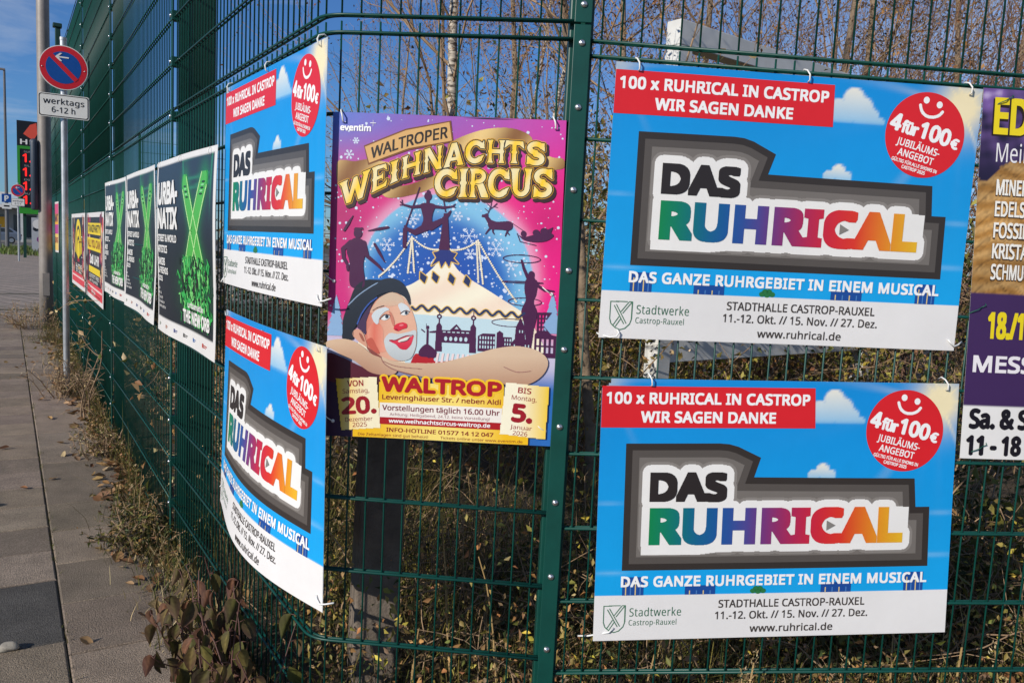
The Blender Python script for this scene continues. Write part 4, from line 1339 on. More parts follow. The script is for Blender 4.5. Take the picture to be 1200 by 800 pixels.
def make_mineral():
    A = Art(700, 985)
    for tx, b_, cp, x0, x1, c, bo in (('EDELSTEIN', 116, 94, 32, 440, '#f4dc1e', .03), ('Meine Welt', 186, 48, 44, 275, '#f2f0f2', .0)):
        if tx.startswith('EDEL'):
            A.text('heading', None, 2, tx, x0 - 4, b_ + 4, cp, x1 - 4, '#2a1c10', .045)
        A.text('heading', None, 3, tx, x0, b_, cp, x1, c, bo)
    for tx, b_, wd in (('MINERALIEN', 272, 168), ('EDELSTEINE', 328, 168), ('FOSSILIEN', 384, 146), ('KRISTALLE', 439, 150), ('SCHMUCK', 494, 128)):
        A.text('list_lettering', None, 2, tx, 49, b_ + 3, 41, 51 + wd, '#4a3018', .035)
        A.text('list_lettering', None, 3, tx, 50, b_, 41, 50 + wd, '#fbf8f0', .02)
    A.text('date_lettering', None, 3, '18./19. OKTOBER', 52, 653, 72, 430, '#f4dc1e', .03)
    A.text('date_lettering', None, 3, 'MESSEHALLE', 18, 745, 46, 440, '#f4f0f4', .03)
    A.text('hours_lettering', None, 3, 'Sa. & So.', 18, 901, 56, 236, '#1a1620', .045)
    A.text('hours_lettering', None, 3, '11 - 18 Uhr', 14, 975, 56, 280, '#1a1620', .045)
    return A
a_, b_ = np.array((1.1874, 2.1432, 2.0063)), np.array((1.2375, 2.1487, 1.0264))
dv_ = np.array((0.9941, 0.1087, 0.0))
hang('fair_banner', 'purple and sandstone mineral fair banner cut off by the right edge of the view', 'banner', make_mineral(),
     [tuple(a_ + np.array((0.0, 0, 0.0))), tuple(a_ + dv_ * .70), tuple(b_ + dv_ * .70), tuple(b_)], mineral_sheet, 6.0,
     bow=lambda u, v: .003 * np.sin(u * 8) + .008 * v * (1 - v), ties=[(68, 24, 'wire'), (30, 570, 'wire'), (60, 950, 'wire')], tie_mat=M_tieg)

# ------------------------------------------------------------------ artwork: black and green show posters along the pavement
def xdist(U, V, seg):
    (x1, y1), (x2, y2) = seg
    dx, dy = x2 - x1, y2 - y1
    t = np.clip(((U - x1) * dx + (V - y1) * dy) / (dx * dx + dy * dy), 0, 1)
    return np.hypot(U - x1 - t * dx, V - y1 - t * dy)
SEG = [((690, 130), (985, 520)), ((1020, 120), (690, 520))]
def show_sheet(U, V):
    col = np.tile(np.array(lin('#171c26')), (len(U), 1))
    k = smoothstep(0, 500, V)[:, None]
    col = col * k + np.array(lin('#2b3646')) * (1 - k)
    for s in SEG:
        d = xdist(U, V, s)
        g1 = np.exp(-(d / 70) ** 2)[:, None] * .55; col = col * (1 - g1) + np.array(lin('#1d9a4a')) * g1
    for cx, sl in ((650, .9), (1120, -.35)):
        d = np.abs((U - cx) - (V - 60) * sl * .25) ; g1 = (np.exp(-(d / 9) ** 2) * smoothstep(330, 60, V) * .6)[:, None]
        col = col * (1 - g1) + np.array(lin('#2fae7a')) * g1
    ln = (np.exp(-((V - 95 + U * .03 - 40) / 7) ** 2) + np.exp(-((V - 150 + U * .05 - 40) / 7) ** 2) + np.exp(-((V - 40 + U * .02) / 5) ** 2)) * ((U > 660) & (U < 1090)) * .4
    col = col * (1 - ln[:, None]) + np.array(lin('#2fae7a')) * ln[:, None]
    g2 = (np.exp(-((U - 830) / 270) ** 2 - ((V - 590) / 110) ** 2) * .75)[:, None]
    col = col * (1 - g2) + np.array(lin('#0f6a34')) * g2
    brd = (U < 22) | (U > 1155) | (V < 22) | (V > 768)
    col[brd] = np.array(lin('#eeebe8'))
    return col
def make_show():
    A = Art(1189, 841); R = random.Random(3)
    for s in SEG:
        for w, c, ly in ((112, '#2f9a3c', 1), (80, '#4fb848', 2), (9, '#c9f7a8', 3)):
            m = Mask(600, 90, 1100, 560, 3.0)
            (x1, y1), (x2, y2) = s
            if w == 9:
                ox, oy = -(y2 - y1) / 490 * 44, (x2 - x1) / 490 * 44
                m.stroke([(x1 + ox, y1 + oy), (x2 + ox, y2 + oy)], w); m.stroke([(x1 - ox, y1 - oy), (x2 - ox, y2 - oy)], w)
            else: m.stroke([s[0], s[1]], w)
            m.emit(A, 'artwork', 'glow_sticks', ly, c, 45)
        (x1, y1), (x2, y2) = s
        for k in range(5):
            t = .03 + .03 * k
            A.ell('artwork', 'glow_sticks', 4, x1 + (x2 - x1) * t, y1 + (y2 - y1) * t, 26, 4, '#8fdc9a' if k % 2 else '#123a22', 12)
    for c, n, ly in (('#0d3a1e', 120, 2), ('#1c8a3e', 170, 3), ('#35b552', 150, 4), ('#7fe07a', 60, 5), ('#0a2414', 70, 6)):
        m = Mask(480, 440, 1160, 770, 3.2)
        for _ in range(n):
            x = R.gauss(830, 130); y = R.uniform(470, 740)
            if abs(x - 830) > 290: continue
            a = R.gauss(PI / 2, .7); l = R.uniform(14, 46)
            m.stroke([(x, y), (x + l * math.cos(a), y - l * math.sin(a)), (x + l * 1.3 * math.cos(a + .6), y - l * 1.3 * math.sin(a + .6))], [R.uniform(10, 20), R.uniform(8, 14), 5])
        m.emit(A, 'artwork', 'raised_hands', ly, c, 45)
    T = lambda s, b_, cp, x0, x1, bo=.035: A.text('lettering', None, 7, s, x0, b_, cp, x1, '#f4f2ee', bo)
    T('URBA-', 212, 108, 52, 545, .05); T('NATIX', 330, 103, 52, 540, .05)
    T('STREET & WORLD', 390, 34, 50, 516); T('ARTISTICS', 445, 36, 42, 300)
    T('DANCERS', 506, 36, 44, 240); T('& FRIENDS', 548, 32, 44, 310); T('2025', 586, 26, 44, 170)
    for k in range(5): T('22. NOV. - 30. NOV. BOCHUM'[k * 3:k * 3 + 12], 630 + k * 22, 12, 44, 90 + 40 * k, .02)
    T('urbanatix', 668, 26, 700, 985, .03); T('THE NEW ORB', 738, 58, 610, 1100, .05)
    for k, (c, wd) in enumerate((('#7a8a78', 40), ('#b06a4a', 44), ('#3a4a8a', 70), ('#4a4a4a', 80), ('#2a6ab0', 50), ('#c04a3a', 90))):
        x = 70 + k * 178
        A.rect('sponsor_marks', None, 2, x, 794, x + wd * .3, 812, c); A.rect('sponsor_marks', None, 2, x + wd * .36, 798, x + wd, 803, c); A.rect('sponsor_marks', None, 2, x + wd * .36, 806, x + wd * .8, 810, c)
    return A
show = make_show()
GS = 'black and green show posters along the pavement fence'
wav = lambda ph: (lambda u, v: .010 * np.sin(u * 7 + ph) * (v - .35) + .006 * np.sin(v * 5 + ph) + .006 * np.sin(u * 3.1 + ph * 2))
hang('show_poster', 'nearest and largest black poster with green glowing X beside the upright blue poster', 'poster', show,
     [(-1.744, 3.9285, 1.8641), (-1.0689, 2.8629, 1.845), (-1.075, 2.8724, 1.0705), (-1.7514, 3.9402, 1.0618)], show_sheet, 10.0, bow=wav(0.3), group=GS, ties=[(60, 30, 'top'), (600, 30, 'top'), (1100, 30, 'top')])
hang('show_poster', 'middle one of the three black posters with green glowing X', 'poster', show,
     [(-2.4504, 5.0624, 1.8749), (-1.8172, 4.0629, 1.8668), (-1.8218, 4.07, 1.0614), (-2.4897, 5.1244, 1.0674)], show_sheet, 10.0, bow=wav(1.9), group=GS)
hang('show_poster', 'farthest and smallest of the three black posters with green glowing X', 'poster', show,
     [(-3.1198, 6.1192, 1.8853), (-2.4916, 5.1274, 1.8737), (-2.5133, 5.1617, 1.0732), (-3.1399, 6.151, 1.0722)], show_sheet, 10.0, bow=wav(3.7), group=GS)

def make_party(kind):
    A = Art(1400, 770)
    bg_ = '#22232b'
    A.rect('artwork', None, 1, 60, 40, 1340, 730, bg_)
    R = random.Random(kind)
    for x0, x1 in ((60, 330), (1120, 1340)):
        for _ in range(26):
            x, y = R.uniform(x0, x1), R.uniform(50, 620)
            A.ell('artwork', None, 2, x, y, R.uniform(20, 60), R.uniform(30, 70), R.choice(['#d84a52', '#e8a08a', '#b03a6a', '#f0c8a8', '#7a2a4a']), 10)
    A.rect('artwork', None, 3, 60, 620, 1340, 730, '#e0424e'); A.rect('artwork', None, 4, 90, 650, 1310, 668, '#f4d0cc')
    if kind == 1:
        m = Mask(400, 60, 1120, 470, 4.0)
        for r in (380, 260, 140):
            m.stroke([(760 + r * .8 * math.cos(t), 430 - r * .9 * math.sin(t)) for t in np.linspace(.15, PI - .15, 24)], 70)
        m.ell(760, 400, 90, 70); m.emit(A, 'artwork', 'emblem', 4, '#f2d41c', 45)
        A.text('lettering', None, 4, 'live', 660, 500, 46, 860, '#e0304a', .05); A.text('lettering', None, 4, 'SAMSTAG', 480, 565, 42, 1080, '#e8e6e2', .05); A.text('lettering', None, 4, '15.11.2025', 480, 612, 42, 1080, '#e8e6e2', .05)
    else:
        A.rect('artwork', None, 3, 140, 90, 1180, 190, '#f2d41c'); A.rect('artwork', None, 3, 100, 220, 1200, 330, '#f2d41c')
        A.text('lettering', None, 4, 'TANZPARTY', 180, 172, 66, 1140, '#3a3410', .04); A.text('lettering', None, 4, 'ALL YOU CAN', 150, 306, 70, 1150, '#8a3a14', .04)
        A.text('lettering', None, 4, '2x8 UHR', 330, 450, 84, 1080, '#eceae6', .06); A.rect('artwork', None, 3, 240, 474, 1160, 530, '#f2d41c')
        A.text('lettering', None, 4, 'EINTRITT FREI', 300, 576, 34, 1080, '#d8d6d2', .03); A.text('lettering', None, 4, 'AB 18 JAHREN', 340, 612, 26, 1000, '#d8d6d2', .03)
        A.text('lettering', None, 5, 'FR SA', 480, 716, 36, 820, '#f0eeea', .03)
    return A
white_sheet = lambda U, V: np.tile(np.array(lin('#e6e2e0')), (len(U), 1))
GPn = 'black yellow and red posters on the far fence'
hang('party_poster', 'black poster with yellow stacked arches behind the sign pole', 'poster', make_party(1),
     [(-5.1259, 9.2863, 1.7048), (-4.1293, 7.713, 1.6929), (-4.151, 7.7471, 0.9277), (-5.1293, 9.2916, 0.9248)], white_sheet, 60.0, group=GPn)
hang('party_poster', 'black poster with two yellow bars and a red foot', 'poster', make_party(2),
     [(-4.0314, 7.5584, 1.6878), (-3.1858, 6.2234, 1.676), (-3.2375, 6.305, 0.9123), (-4.0672, 7.6148, 0.9247)], white_sheet, 60.0, group=GPn)
A = Art(1080, 760)
A.rect('artwork', None, 1, 40, 30, 1040, 180, '#e05a8a'); A.rect('artwork', None, 1, 40, 180, 1040, 340, '#f0b23a'); A.rect('artwork', None, 1, 40, 340, 1040, 480, '#c04a9a'); A.rect('artwork', None, 1, 40, 480, 1040, 730, '#f4d070')
A.text('lettering', None, 2, 'MARKT', 140, 300, 120, 940, '#6a2a5a', .05); A.text('lettering', None, 2, 'SONNTAG', 140, 620, 90, 940, '#a03a4a', .05)
hang('market_poster', 'small far pink and orange poster between the lamp post and the sign pole', 'poster', A,
     [(-7.1669, 12.5083, 1.9384), (-6.5883, 11.5948, 1.9227), (-6.6324, 11.6645, 1.1909), (-7.2053, 12.569, 1.1757)], white_sheet, 60.0)

# ------------------------------------------------------------------ street furniture
def to_cam(p):
    d = Vector((-p[0], -p[1], 0)).normalized()
    return d
def face_frame(p, n):
    """x to the viewer's right, y out of the sign, z up"""
    n = Vector(n).normalized()
    M = Matrix.Identity(4)
    x = Vector((-n.y, n.x, 0))
    M.col[0][:3] = x; M.col[1][:3] = n; M.col[2][:3] = (0, 0, 1); M.col[3][:3] = p
    return M
def flat_text(mb, M, s, x0, z0, cap, x1, y, c, bold=0.0, sp=1.0):
    v, f = glyphs(s, 0.0, sp)
    lo, hi = v[:, 0].min(), v[:, 0].max()
    if bold > 0:
        b_ = bold / .7 * 100.0
        m_ = Mask(lo * 100 - b_ - 1, -25, hi * 100 + b_ + 1, 110, max(1.0, b_ / 1.2)); m_.tris(v * 100, f)
        v, f = m_.grow(b_).rects(False, 400.0); v = v / 100; lo, hi = v[:, 0].min(), v[:, 0].max()
    kx = (x1 - x0) / (hi - lo); ky = cap / (CAP + bold)
    mb.add([M @ Vector((x0 + (a - lo) * kx, y, z0 + b * ky)) for a, b in v], f, c)
def disc(mb, M, cx, cz, r, y, c, n=40, depth=0.0):
    P0 = [M @ Vector((cx + r * math.cos(2 * PI * k / n), y, cz + r * math.sin(2 * PI * k / n))) for k in range(n)]
    if depth:
        P1 = [M @ Vector((cx + r * math.cos(2 * PI * k / n), y - depth, cz + r * math.sin(2 * PI * k / n))) for k in range(n)]
        mb.add(P0 + P1, [tuple(range(n)), tuple(range(2 * n - 1, n - 1, -1))] + [(k, (k + 1) % n, (k + 1) % n + n, k + n) for k in range(n)], c)
    else:
        mb.add(P0, [tuple(range(n))], c)
def flatpoly(mb, M, pts, y, c):
    t = tessellate_polygon([[Vector((x, z, 0)) for x, z in pts]])
    mb.add([M @ Vector((x, y, z)) for x, z in pts], [tuple(q) for q in t], c)
def rrect(x0, z0, x1, z1, r, n=5):
    out = []
    for cx, cz, a0 in ((x1 - r, z1 - r, 0), (x0 + r, z1 - r, 90), (x0 + r, z0 + r, 180), (x1 - r, z0 + r, 270)):
        for k in range(n + 1):
            a = math.radians(a0 + 90 * k / n); out.append((cx + r * math.cos(a), cz + r * math.sin(a)))
    return out
RED, BLUE, WHT, BLK = lin('#c8202c'), lin('#0c4a96'), lin('#e6e4de'), lin('#16161a')
def no_parking(p, z_disc, r, z_plate, pw, ph, text, label, n=None, lean=0.0, arrow=True):
    root = thing('no_parking_sign', label, 'traffic sign', (p[0], p[1], 0))
    n = n or to_cam(p)
    mb = MB()
    mb.tube([(0, 0, -0.05), (0, 0, z_disc + r + 0.05)], r * 0.145, 14)
    mb.tube([(0, 0, z_disc + r + 0.05), (0, 0, z_disc + r + 0.075)], r * 0.16, 14)
    mb.build('pole', M_steel, root, smooth=False)
    M = face_frame((0, 0, z_disc), n)
    y = r * 0.145 + 0.012
    mb = MB()
    disc(mb, M, 0, 0, r, y, WHT, 48, 0.006)
    disc(mb, M, 0, 0, r * .965, y + .0012, RED, 48)
    disc(mb, M, 0, 0, r * .72, y + .0024, BLUE, 48)
    q = math.radians(-45)
    hw = r * .10
    L_ = r * .74
    a = [(-L_, -hw), (L_, -hw), (L_, hw), (-L_, hw)]
    flatpoly(mb, M, [(x * math.cos(q) - z * math.sin(q), x * math.sin(q) + z * math.cos(q)) for x, z in a], y + .0036, RED)
    if arrow:
        s_ = r
        flatpoly(mb, M, [(-.22 * s_, .43 * s_), (.22 * s_, .43 * s_), (.22 * s_, .49 * s_), (-.22 * s_, .49 * s_)], y + .0048, WHT)
        flatpoly(mb, M, [(-.34 * s_, .46 * s_), (-.14 * s_, .64 * s_), (-.05 * s_, .64 * s_), (-.22 * s_, .46 * s_), (-.05 * s_, .28 * s_), (-.14 * s_, .28 * s_)], y + .0052, WHT)
    mb.build('sign_disc', M_sign, root, cols=True)
    mb = MB()
    for bx in (-.93, .93):
        mb.dome(M @ Vector((bx * r * .93, y + .002, -r * .05)), n, r * .03, .003, 8)
    mb.build('rivet', M_bolt, root)
    M = face_frame((0, 0, z_plate), n)
    mb = MB()
    o = rrect(-pw / 2, -ph / 2, pw / 2, ph / 2, ph * .1)
    P0 = [M @ Vector((x, y, z)) for x, z in o]; P1 = [M @ Vector((x, y - .004, z)) for x, z in o]
    k_ = len(o)
    mb.add(P0 + P1, [tuple(range(k_)), tuple(range(2 * k_ - 1, k_ - 1, -1))] + [(i, (i + 1) % k_, (i + 1) % k_ + k_, i + k_) for i in range(k_)], WHT)
    flatpoly(mb, M, rrect(-pw * .485, -ph * .47, pw * .485, ph * .47, ph * .09), y + .0010, BLK)
    flatpoly(mb, M, rrect(-pw * .465, -ph * .435, pw * .465, ph * .435, ph * .08), y + .0020, WHT)
    mb.build('time_plate', M_sign, root, cols=True)
    mb = MB()
    for s_, x0, x1, z0, cp in text:
        flat_text(mb, M, s_, x0 * pw, z0 * ph, cp * ph, x1 * pw, y + .0032, BLK, 0.006, 1.04)
    if text: mb.build('lettering', M_sign, root, cols=True)
    return root
no_parking((-4.125, 7.364), 2.95, 0.192, 2.615, 0.40, 0.205, [('werktags', -.40, .40, .06, .24), ('6-12 h', -.24, .22, -.30, .24)],
           'round red and blue no parking sign with a werktags plate on a galvanised pole')

def lamp_post():
    root = thing('lamp_post', 'thick weathered grey lamp post behind the no parking sign', 'lamp post', (-7.25, 12.4, 0))
    mb = MB()
    mb.tube([(0, 0, -.05), (0, 0, 1.0), (0, 0, 5), (0, 0, 8.6)], [.098, .094, .086, .07], 24)
    mb.build('mast', M_lamp, root, smooth=True)
    mb = MB(); n = to_cam((-7.25, 12.4)); M = face_frame((0, 0, 0), n)
    mb.tube([M @ Vector((0, 0, 8.5)), M @ Vector((-.6, .1, 8.75)), M @ Vector((-1.3, .2, 8.8))], .035, 10)
    mb.build('arm', M_lamp, root, smooth=True)
    mb = MB(); mb.box(-1.9, .1, 8.72, -1.3, .3, 8.84, M, bev=.03); mb.build('lamp_head', M_lamp, root)
    mb = MB()
    mb.tube([M @ Vector((-.135, .05, z)) for z in (1.80, 1.82, 2.80, 2.84, 2.86)], [.035, .052, .052, .045, .02], 14)
    mb.build('signal_housing', mat('dark_blue_grey_plastic', (0.035, 0.05, 0.075), .5), root, smooth=True)
    mb = MB()
    for z in (2.0, 2.66): mb.box(-.13, -.02, z - .02, 0, .03, z + .02, M)
    mb.build('bracket', M_lamp, root)
    mb = MB(); mb.box(.0 - .05, .085, .5, .05, .1, .85, M, bev=.004); mb.build('hatch', M_lamp, root)
lamp_post()

# farther down the road
def far_lamp():
    p = (-35.0, 55.35)
    root = thing('lamp_post', 'thin dark distant lamp post carrying a blue parking sign', 'lamp post', (*p, 0))
    mb = MB(); mb.tube([(0, 0, -.05), (0, 0, 3.5), (0, 0, 12.0)], [.13, .11, .07], 10); mb.build('mast', mat('dark_grey_mast', (.12, .12, .125), .6), root)
    M = face_frame((0, 0, 0), to_cam(p))
    mb = MB(); mb.box(-1.0, -.1, 11.95, .05, .1, 12.08, M, bev=.03); mb.build('lamp_head', M_lamp, root)
    mb = MB(); mb.box(-.28, .13, 3.2, .28, .16, 3.76, M, c=BLUE); flat_text(mb, M, 'P', -.13, 3.3, .36, .13, .164, WHT, .03)
    mb.build('parking_sign', M_sign, root, cols=True)
    mb = MB(); mb.box(-.28, .13, 2.76, .28, .16, 3.14, M, c=WHT); mb.box(-.16, .161, 2.9, .16, .164, 3.0, M, c=BLK); mb.build('time_plate', M_sign, root, cols=True)
far_lamp()
no_parking((-22.75, 36.8), 3.19, 0.275, 2.66, 0.52, 0.34, [('werktags', -.40, .40, .06, .24), ('6-12 h', -.24, .22, -.30, .24)],
           'small distant no parking sign in front of the fuel price tower', arrow=True)

def price_tower():
    p = (-24.85, 41.9)
    root = thing('price_tower', 'black and green fuel price tower with red glowing digits', 'price sign', (*p, 0))
    M = face_frame((0, 0, 0), to_cam(p))
    mb = MB(); mb.box(-.9, -.25, 2.25, .9, .25, 6.9, M, c=lin('#14161c')); mb.build('cabinet', M_sign, root, cols=True)
    mb = MB()
    grn = lin('#2f8a2a')
    for b in ((-.9, 2.25, -.78, 5.65), (.78, 2.25, .9, 5.65), (-.78, 2.25, .78, 2.55), (-.78, 5.5, .78, 5.65)):
        mb.box(b[0], .252, b[1], b[2], .275, b[3], M, c=grn)
    mb.build('green_frame', M_sign, root, cols=True)
    mb = MB()
    flatpoly(mb, M, [(-.62, 6.25), (-.32, 6.72), (-.04, 6.84), (.0, 6.3), (-.18, 5.95)], .262, lin('#d8503c'))
    flatpoly(mb, M, [(.04, 6.84), (.30, 6.72), (.50, 6.3), (.26, 6.0), (.04, 6.05)], .262, lin('#2f8a2a'))
    flat_text(mb, M, 'HEM', -.76, 5.74, .24, .40, .266, WHT, .02, 1.1)
    mb.build('company_mark', M_sign, root, cols=True)
    led = mat('red_led', attr=True, rough=.5, emit=1.2)
    mb = MB()
    for k, tx in enumerate(('1.68', '1.62', '1.74', '1.05')):
        z = 4.86 - k * .70
        flat_text(mb, M, tx, -.66, z, .40, .34, .262, lin('#e8201c'), .02)
    mb.build('price_digits', led, root, cols=True)
    mb = MB()
    for k in range(4):
        flat_text(mb, M, ('SUPER E10', 'SUPER', 'DIESEL', 'AUTOGAS')[k], -.6, 5.32 - k * .70, .09, 0.2, .262, lin('#a8a8a8'))
    mb.build('fuel_lettering', M_sign, root, cols=True)
    for x in (-.62, .62):
        mb = MB(); mb.box(x - .07, -.07, -.05, x + .07, .07, 2.25, M); mb.build('leg', M_greendk, root)
price_tower()

def fuel_station():
    p = (-54.0, 88.0)
    root = thing('fuel_station', 'low flat-roofed fuel station building with a white fascia far down the road', 'building', (*p, 0))
    M = face_frame((0, 0, 0), to_cam(p))
    mb = MB(); mb.box(-9, -8, 0, 9, -.4, 3.6, M); mb.build('wall', mat('grey_render', (.30, .29, .27), .8, var=.1, scale=.6), root)
    mb = MB(); mb.box(-10, -9, 3.6, 10, 1.6, 5.2, M, c=lin('#e4e2dc'))
    for x0, x1, c in ((-3.5, -2.4, '#d8643a'), (-2.0, .2, '#d0e2ee'), (.6, 1.6, '#2f6fb0'), (1.9, 2.5, '#3aa0a8'), (3.0, 4.6, '#c8402e'), (5, 6, '#e2b13a'), (-6, -4, '#c4c0b8')):
        mb.box(x0, 1.6, 3.9, x1, 1.63, 4.9, M, c=lin(c))
    mb.build('fascia', M_sign, root, cols=True)
    for k in range(5):
        mb = MB(); x = -7.4 + k * 3.3
        mb.box(x, -.4, .5, x + 2.4, -.36, 2.9, M); mb.build('window', M_glass, root)
    for x in (-8.5, 0, 8.5):
        mb = MB(); mb.box(x - .15, 1.1, 0, x + .15, 1.4, 3.6, M); mb.build('pillar', M_white, root)
    mb = MB(); mb.box(1.4, -.34, .2, 2.6, -.30, 3.0, M, c=lin('#e8e4d8')); mb.box(-2.6, -.34, .9, -1.4, -.3, 2.6, M, c=lin('#e8a820')); mb.build('advert', M_sign, root, cols=True)
fuel_station()

def parked_car():
    p = (-48.4, 76.0)
    root = thing('parked_car', 'small blue grey hatchback parked before the fuel station', 'car', (*p, 0))
    n = to_cam(p); M = face_frame((0, 0, 0), n)
    M = M @ Matrix.Translation((-.65, 0, 0))
    body = mat('blue_grey_car_paint', (.16, .19, .24), .3, .3, coat=.6)
    prof = [(-2.05, .38), (-2.1, .62), (-2.0, .86), (-1.15, .98), (-.5, 1.42), (.2, 1.5), (1.2, 1.46), (1.85, 1.02), (2.05, .92), (2.08, .5), (2.0, .3), (1.62, .3), (1.5, .55), (1.27, .66), (1.04, .55), (.92, .28), (-.98, .28), (-1.1, .55), (-1.33, .66), (-1.56, .55), (-1.68, .3)]
    mb = MB()
    n_ = len(prof)
    t = tessellate_polygon([[Vector((x, z, 0)) for x, z in prof]])
    for y in (-.82, .82):
        mb.add([M @ Vector((x, y * (1 - .12 * max(0, z - .95) / .5), z)) for x, z in prof], [tuple(q) for q in t])
    ring = [[M @ Vector((x, y * (1 - .12 * max(0, z - .95) / .5), z)) for x, z in prof] for y in (-.82, .82)]
    mb.add(ring[0] + ring[1], [(i, (i + 1) % n_, (i + 1) % n_ + n_, i + n_) for i in range(n_)])
    mb.build('body', body, root)
    for pts in ([(-.95, 1.0), (-.42, 1.36), (.15, 1.42), (.15, 1.0)], [(.24, 1.0), (.24, 1.42), (1.1, 1.38), (1.5, 1.04)]):
        mb = MB(); flatpoly(mb, M, pts, .80, None); mb.build('window', M_glass, root)
    for x in (-1.33, 1.27):
        for y in (-.70, .70):
            mb = MB(); mb.cyl(M @ Vector((x, y - .11, .31)), M @ Vector((x, y + .11, .31)), .31, 20); w = mb.build('wheel', M_black, root)
            mb = MB(); mb.cyl(M @ Vector((x, y + .1, .31)), M @ Vector((x, y + .125, .31)), .19, 14); mb.build('rim', M_bolt, w)
    for x, nm, c in ((2.06, 'tail_lamp', '#8a1a18'), (-2.07, 'headlight', '#d8d8d0')):
        mb = MB(); mb.box(x - .05, .55, .72, x + .05, .80, .9, M, c=lin(c)); mb.build(nm, M_sign, root, cols=True)
parked_car()

# low things on the far corner
p = Vector((-32.75, 50.0, 0)); M = face_frame((0, 0, 0), to_cam(p))
root = thing('switch_cabinet', 'plain grey street cabinet at the left edge of the view', 'cabinet', p)
mb = MB(); mb.box(-1.1, -.3, -.02, .62, .3, 1.6, M, bev=.02); mb.build('housing', mat('grey_cabinet', (.16, .17, .17), .7, var=.1), root)
mb = MB(); mb.box(-1.16, -.36, 1.6, .68, .36, 1.66, M, bev=.01); mb.build('lid', mat('grey_cabinet_lid', (.2, .2, .2), .7), root)
p = Vector((-29.6, 51.5, 0)); M = face_frame((0, 0, 0), to_cam(p))
root = thing('graffiti_wall', 'low pale wall with colourful graffiti behind the price tower', 'wall', p)
mb = MB(); mb.box(-1.2, -.15, -.02, 4.5, .15, 2.2, M, c=lin('#a9abb0'))
R_ = random.Random(9)
for k in range(34):
    x, z = R_.uniform(-1.0, 4.3), R_.uniform(.2, 1.9)
    disc(mb, M, x, z, R_.uniform(.1, .34), .152 + k * .0012, lin(R_.choice(['#7a3a7a', '#2f6f5a', '#d8d4d0', '#3a3a5a', '#b05a8a', '#8aa8b8', '#20242c'])), 14)
mb.build('painted_face', M_sign, root, cols=True)

def bicycle(p, col, label):
    root = thing('bicycle', label, 'bicycle', p)
    M = face_frame((0, 0, 0), to_cam(p))
    for x in (-.52, .52):
        mb = MB(); mb.tube([M @ Vector((x + .34 * math.cos(a), 0, .35 + .34 * math.sin(a))) for a in np.linspace(0, 2 * PI, 25)], .02, 6, caps=False)
        w = mb.build('wheel', M_black, root)
        mb = MB()
        for k in range(8):
            a = k * PI / 4
            mb.tube([M @ Vector((x, 0, .35)), M @ Vector((x + .33 * math.cos(a), 0, .35 + .33 * math.sin(a)))], .003, 3)
        mb.build('spokes', M_steel, w)
    mb = MB(); Vv = lambda x, z: M @ Vector((x, 0, z))
    for a, b in (((-.52, .35), (-.12, .33)), ((-.12, .33), (-.24, .82)), ((-.24, .82), (-.52, .35)), ((-.12, .33), (.36, .78)), ((-.22, .74), (.34, .84)), ((.34, .92), (.52, .35))):
        mb.tube([Vv(*a), Vv(*b)], .02, 6)
    mb.build('frame', mat(col[0], col[1], .4), root)
    mb = MB(); mb.box(-.36, -.07, .86, -.12, .07, .92, M, bev=.02); mb.build('saddle', M_black, root)
    mb = MB(); mb.tube([M @ Vector((.34, -.25, 1.02)), M @ Vector((.34, 0, .98)), M @ Vector((.34, .25, 1.02))], .015, 6); mb.build('handlebar', M_steel, root)
bicycle((-24.9, 43.6, 0), ('violet_paint', (.14, .04, .22)), 'violet bicycle parked under the fuel price tower')

# white painted steel frame standing behind the fence
fa, fb = Vector((0.916, 5.0, 0)), Vector((2.852, 6.513, 0))
fdv = (fb - fa).normalized(); L_ = (fb - fa).length
M = Matrix.Identity(4); fn_ = Vector((-fdv.y, fdv.x, 0))
M.col[0][:3] = fdv; M.col[1][:3] = fn_; M.col[2][:3] = (0, 0, 1); M.col[3][:3] = fa
root = thing('steel_frame', 'white painted rectangular steel frame standing behind the upper right blue poster', 'frame', (0, 0, 0))
mb = MB(); mb.box(-.06, -.055, 2.80, L_ + .42, .055, 2.945, M, bev=.004); mb.build('top_beam', M_white, root)
mb = MB(); mb.box(.062, -.04, .885, L_ - .062, .04, 1.06, M, bev=.004); mb.build('lower_beam', M_white, root)
for x in (0, L_):
    mb = MB(); mb.box(x - .06, -.055, -.03, x + .06, .055, 2.798, M, bev=.004); mb.build('post', M_white, root)

# square timber post behind the fence, in the shade of the circus poster
mb = MB()
mb.box(-.075, -.06, -.03, .075, .06, 1.75, Matrix.Translation((-.43, 2.62, 0)) @ Matrix.Rotation(.35, 4, 'Z') @ Matrix.Rotation(.02, 4, 'Y'), bev=.008)
tag(mb.build('timber_post', M_wood), 'weathered grey timber post standing behind the fence under the circus poster', 'post')

# small stone on the slabs
b = bmesh.new(); bmesh.ops.create_icosphere(b, subdivisions=3, radius=1)
for v in b.verts:
    k = 1 + .12 * math.sin(v.co.x * 3 + v.co.y * 2) + .08 * math.sin(v.co.z * 5 + v.co.x * 4)
    v.co = Vector((v.co.x * .035 * k, v.co.y * .024 * k, v.co.z * .017 * k))
me = bpy.data.meshes.new('pebble'); b.to_mesh(me); b.free()
me.polygons.foreach_set('use_smooth', [True] * len(me.polygons))
me.materials.append(mat('pale_stone', (.30, .27, .22), .8, var=.2, scale=60, bump=.2, bscale=200))
o = bpy.data.objects.new('pebble', me); C.objects.link(o); o.location = (-1.76, 2.745, .018); o.rotation_euler = (0, 0, .5)
tag(o, 'pale rounded pebble lying on the slabs at the left edge', 'pebble')

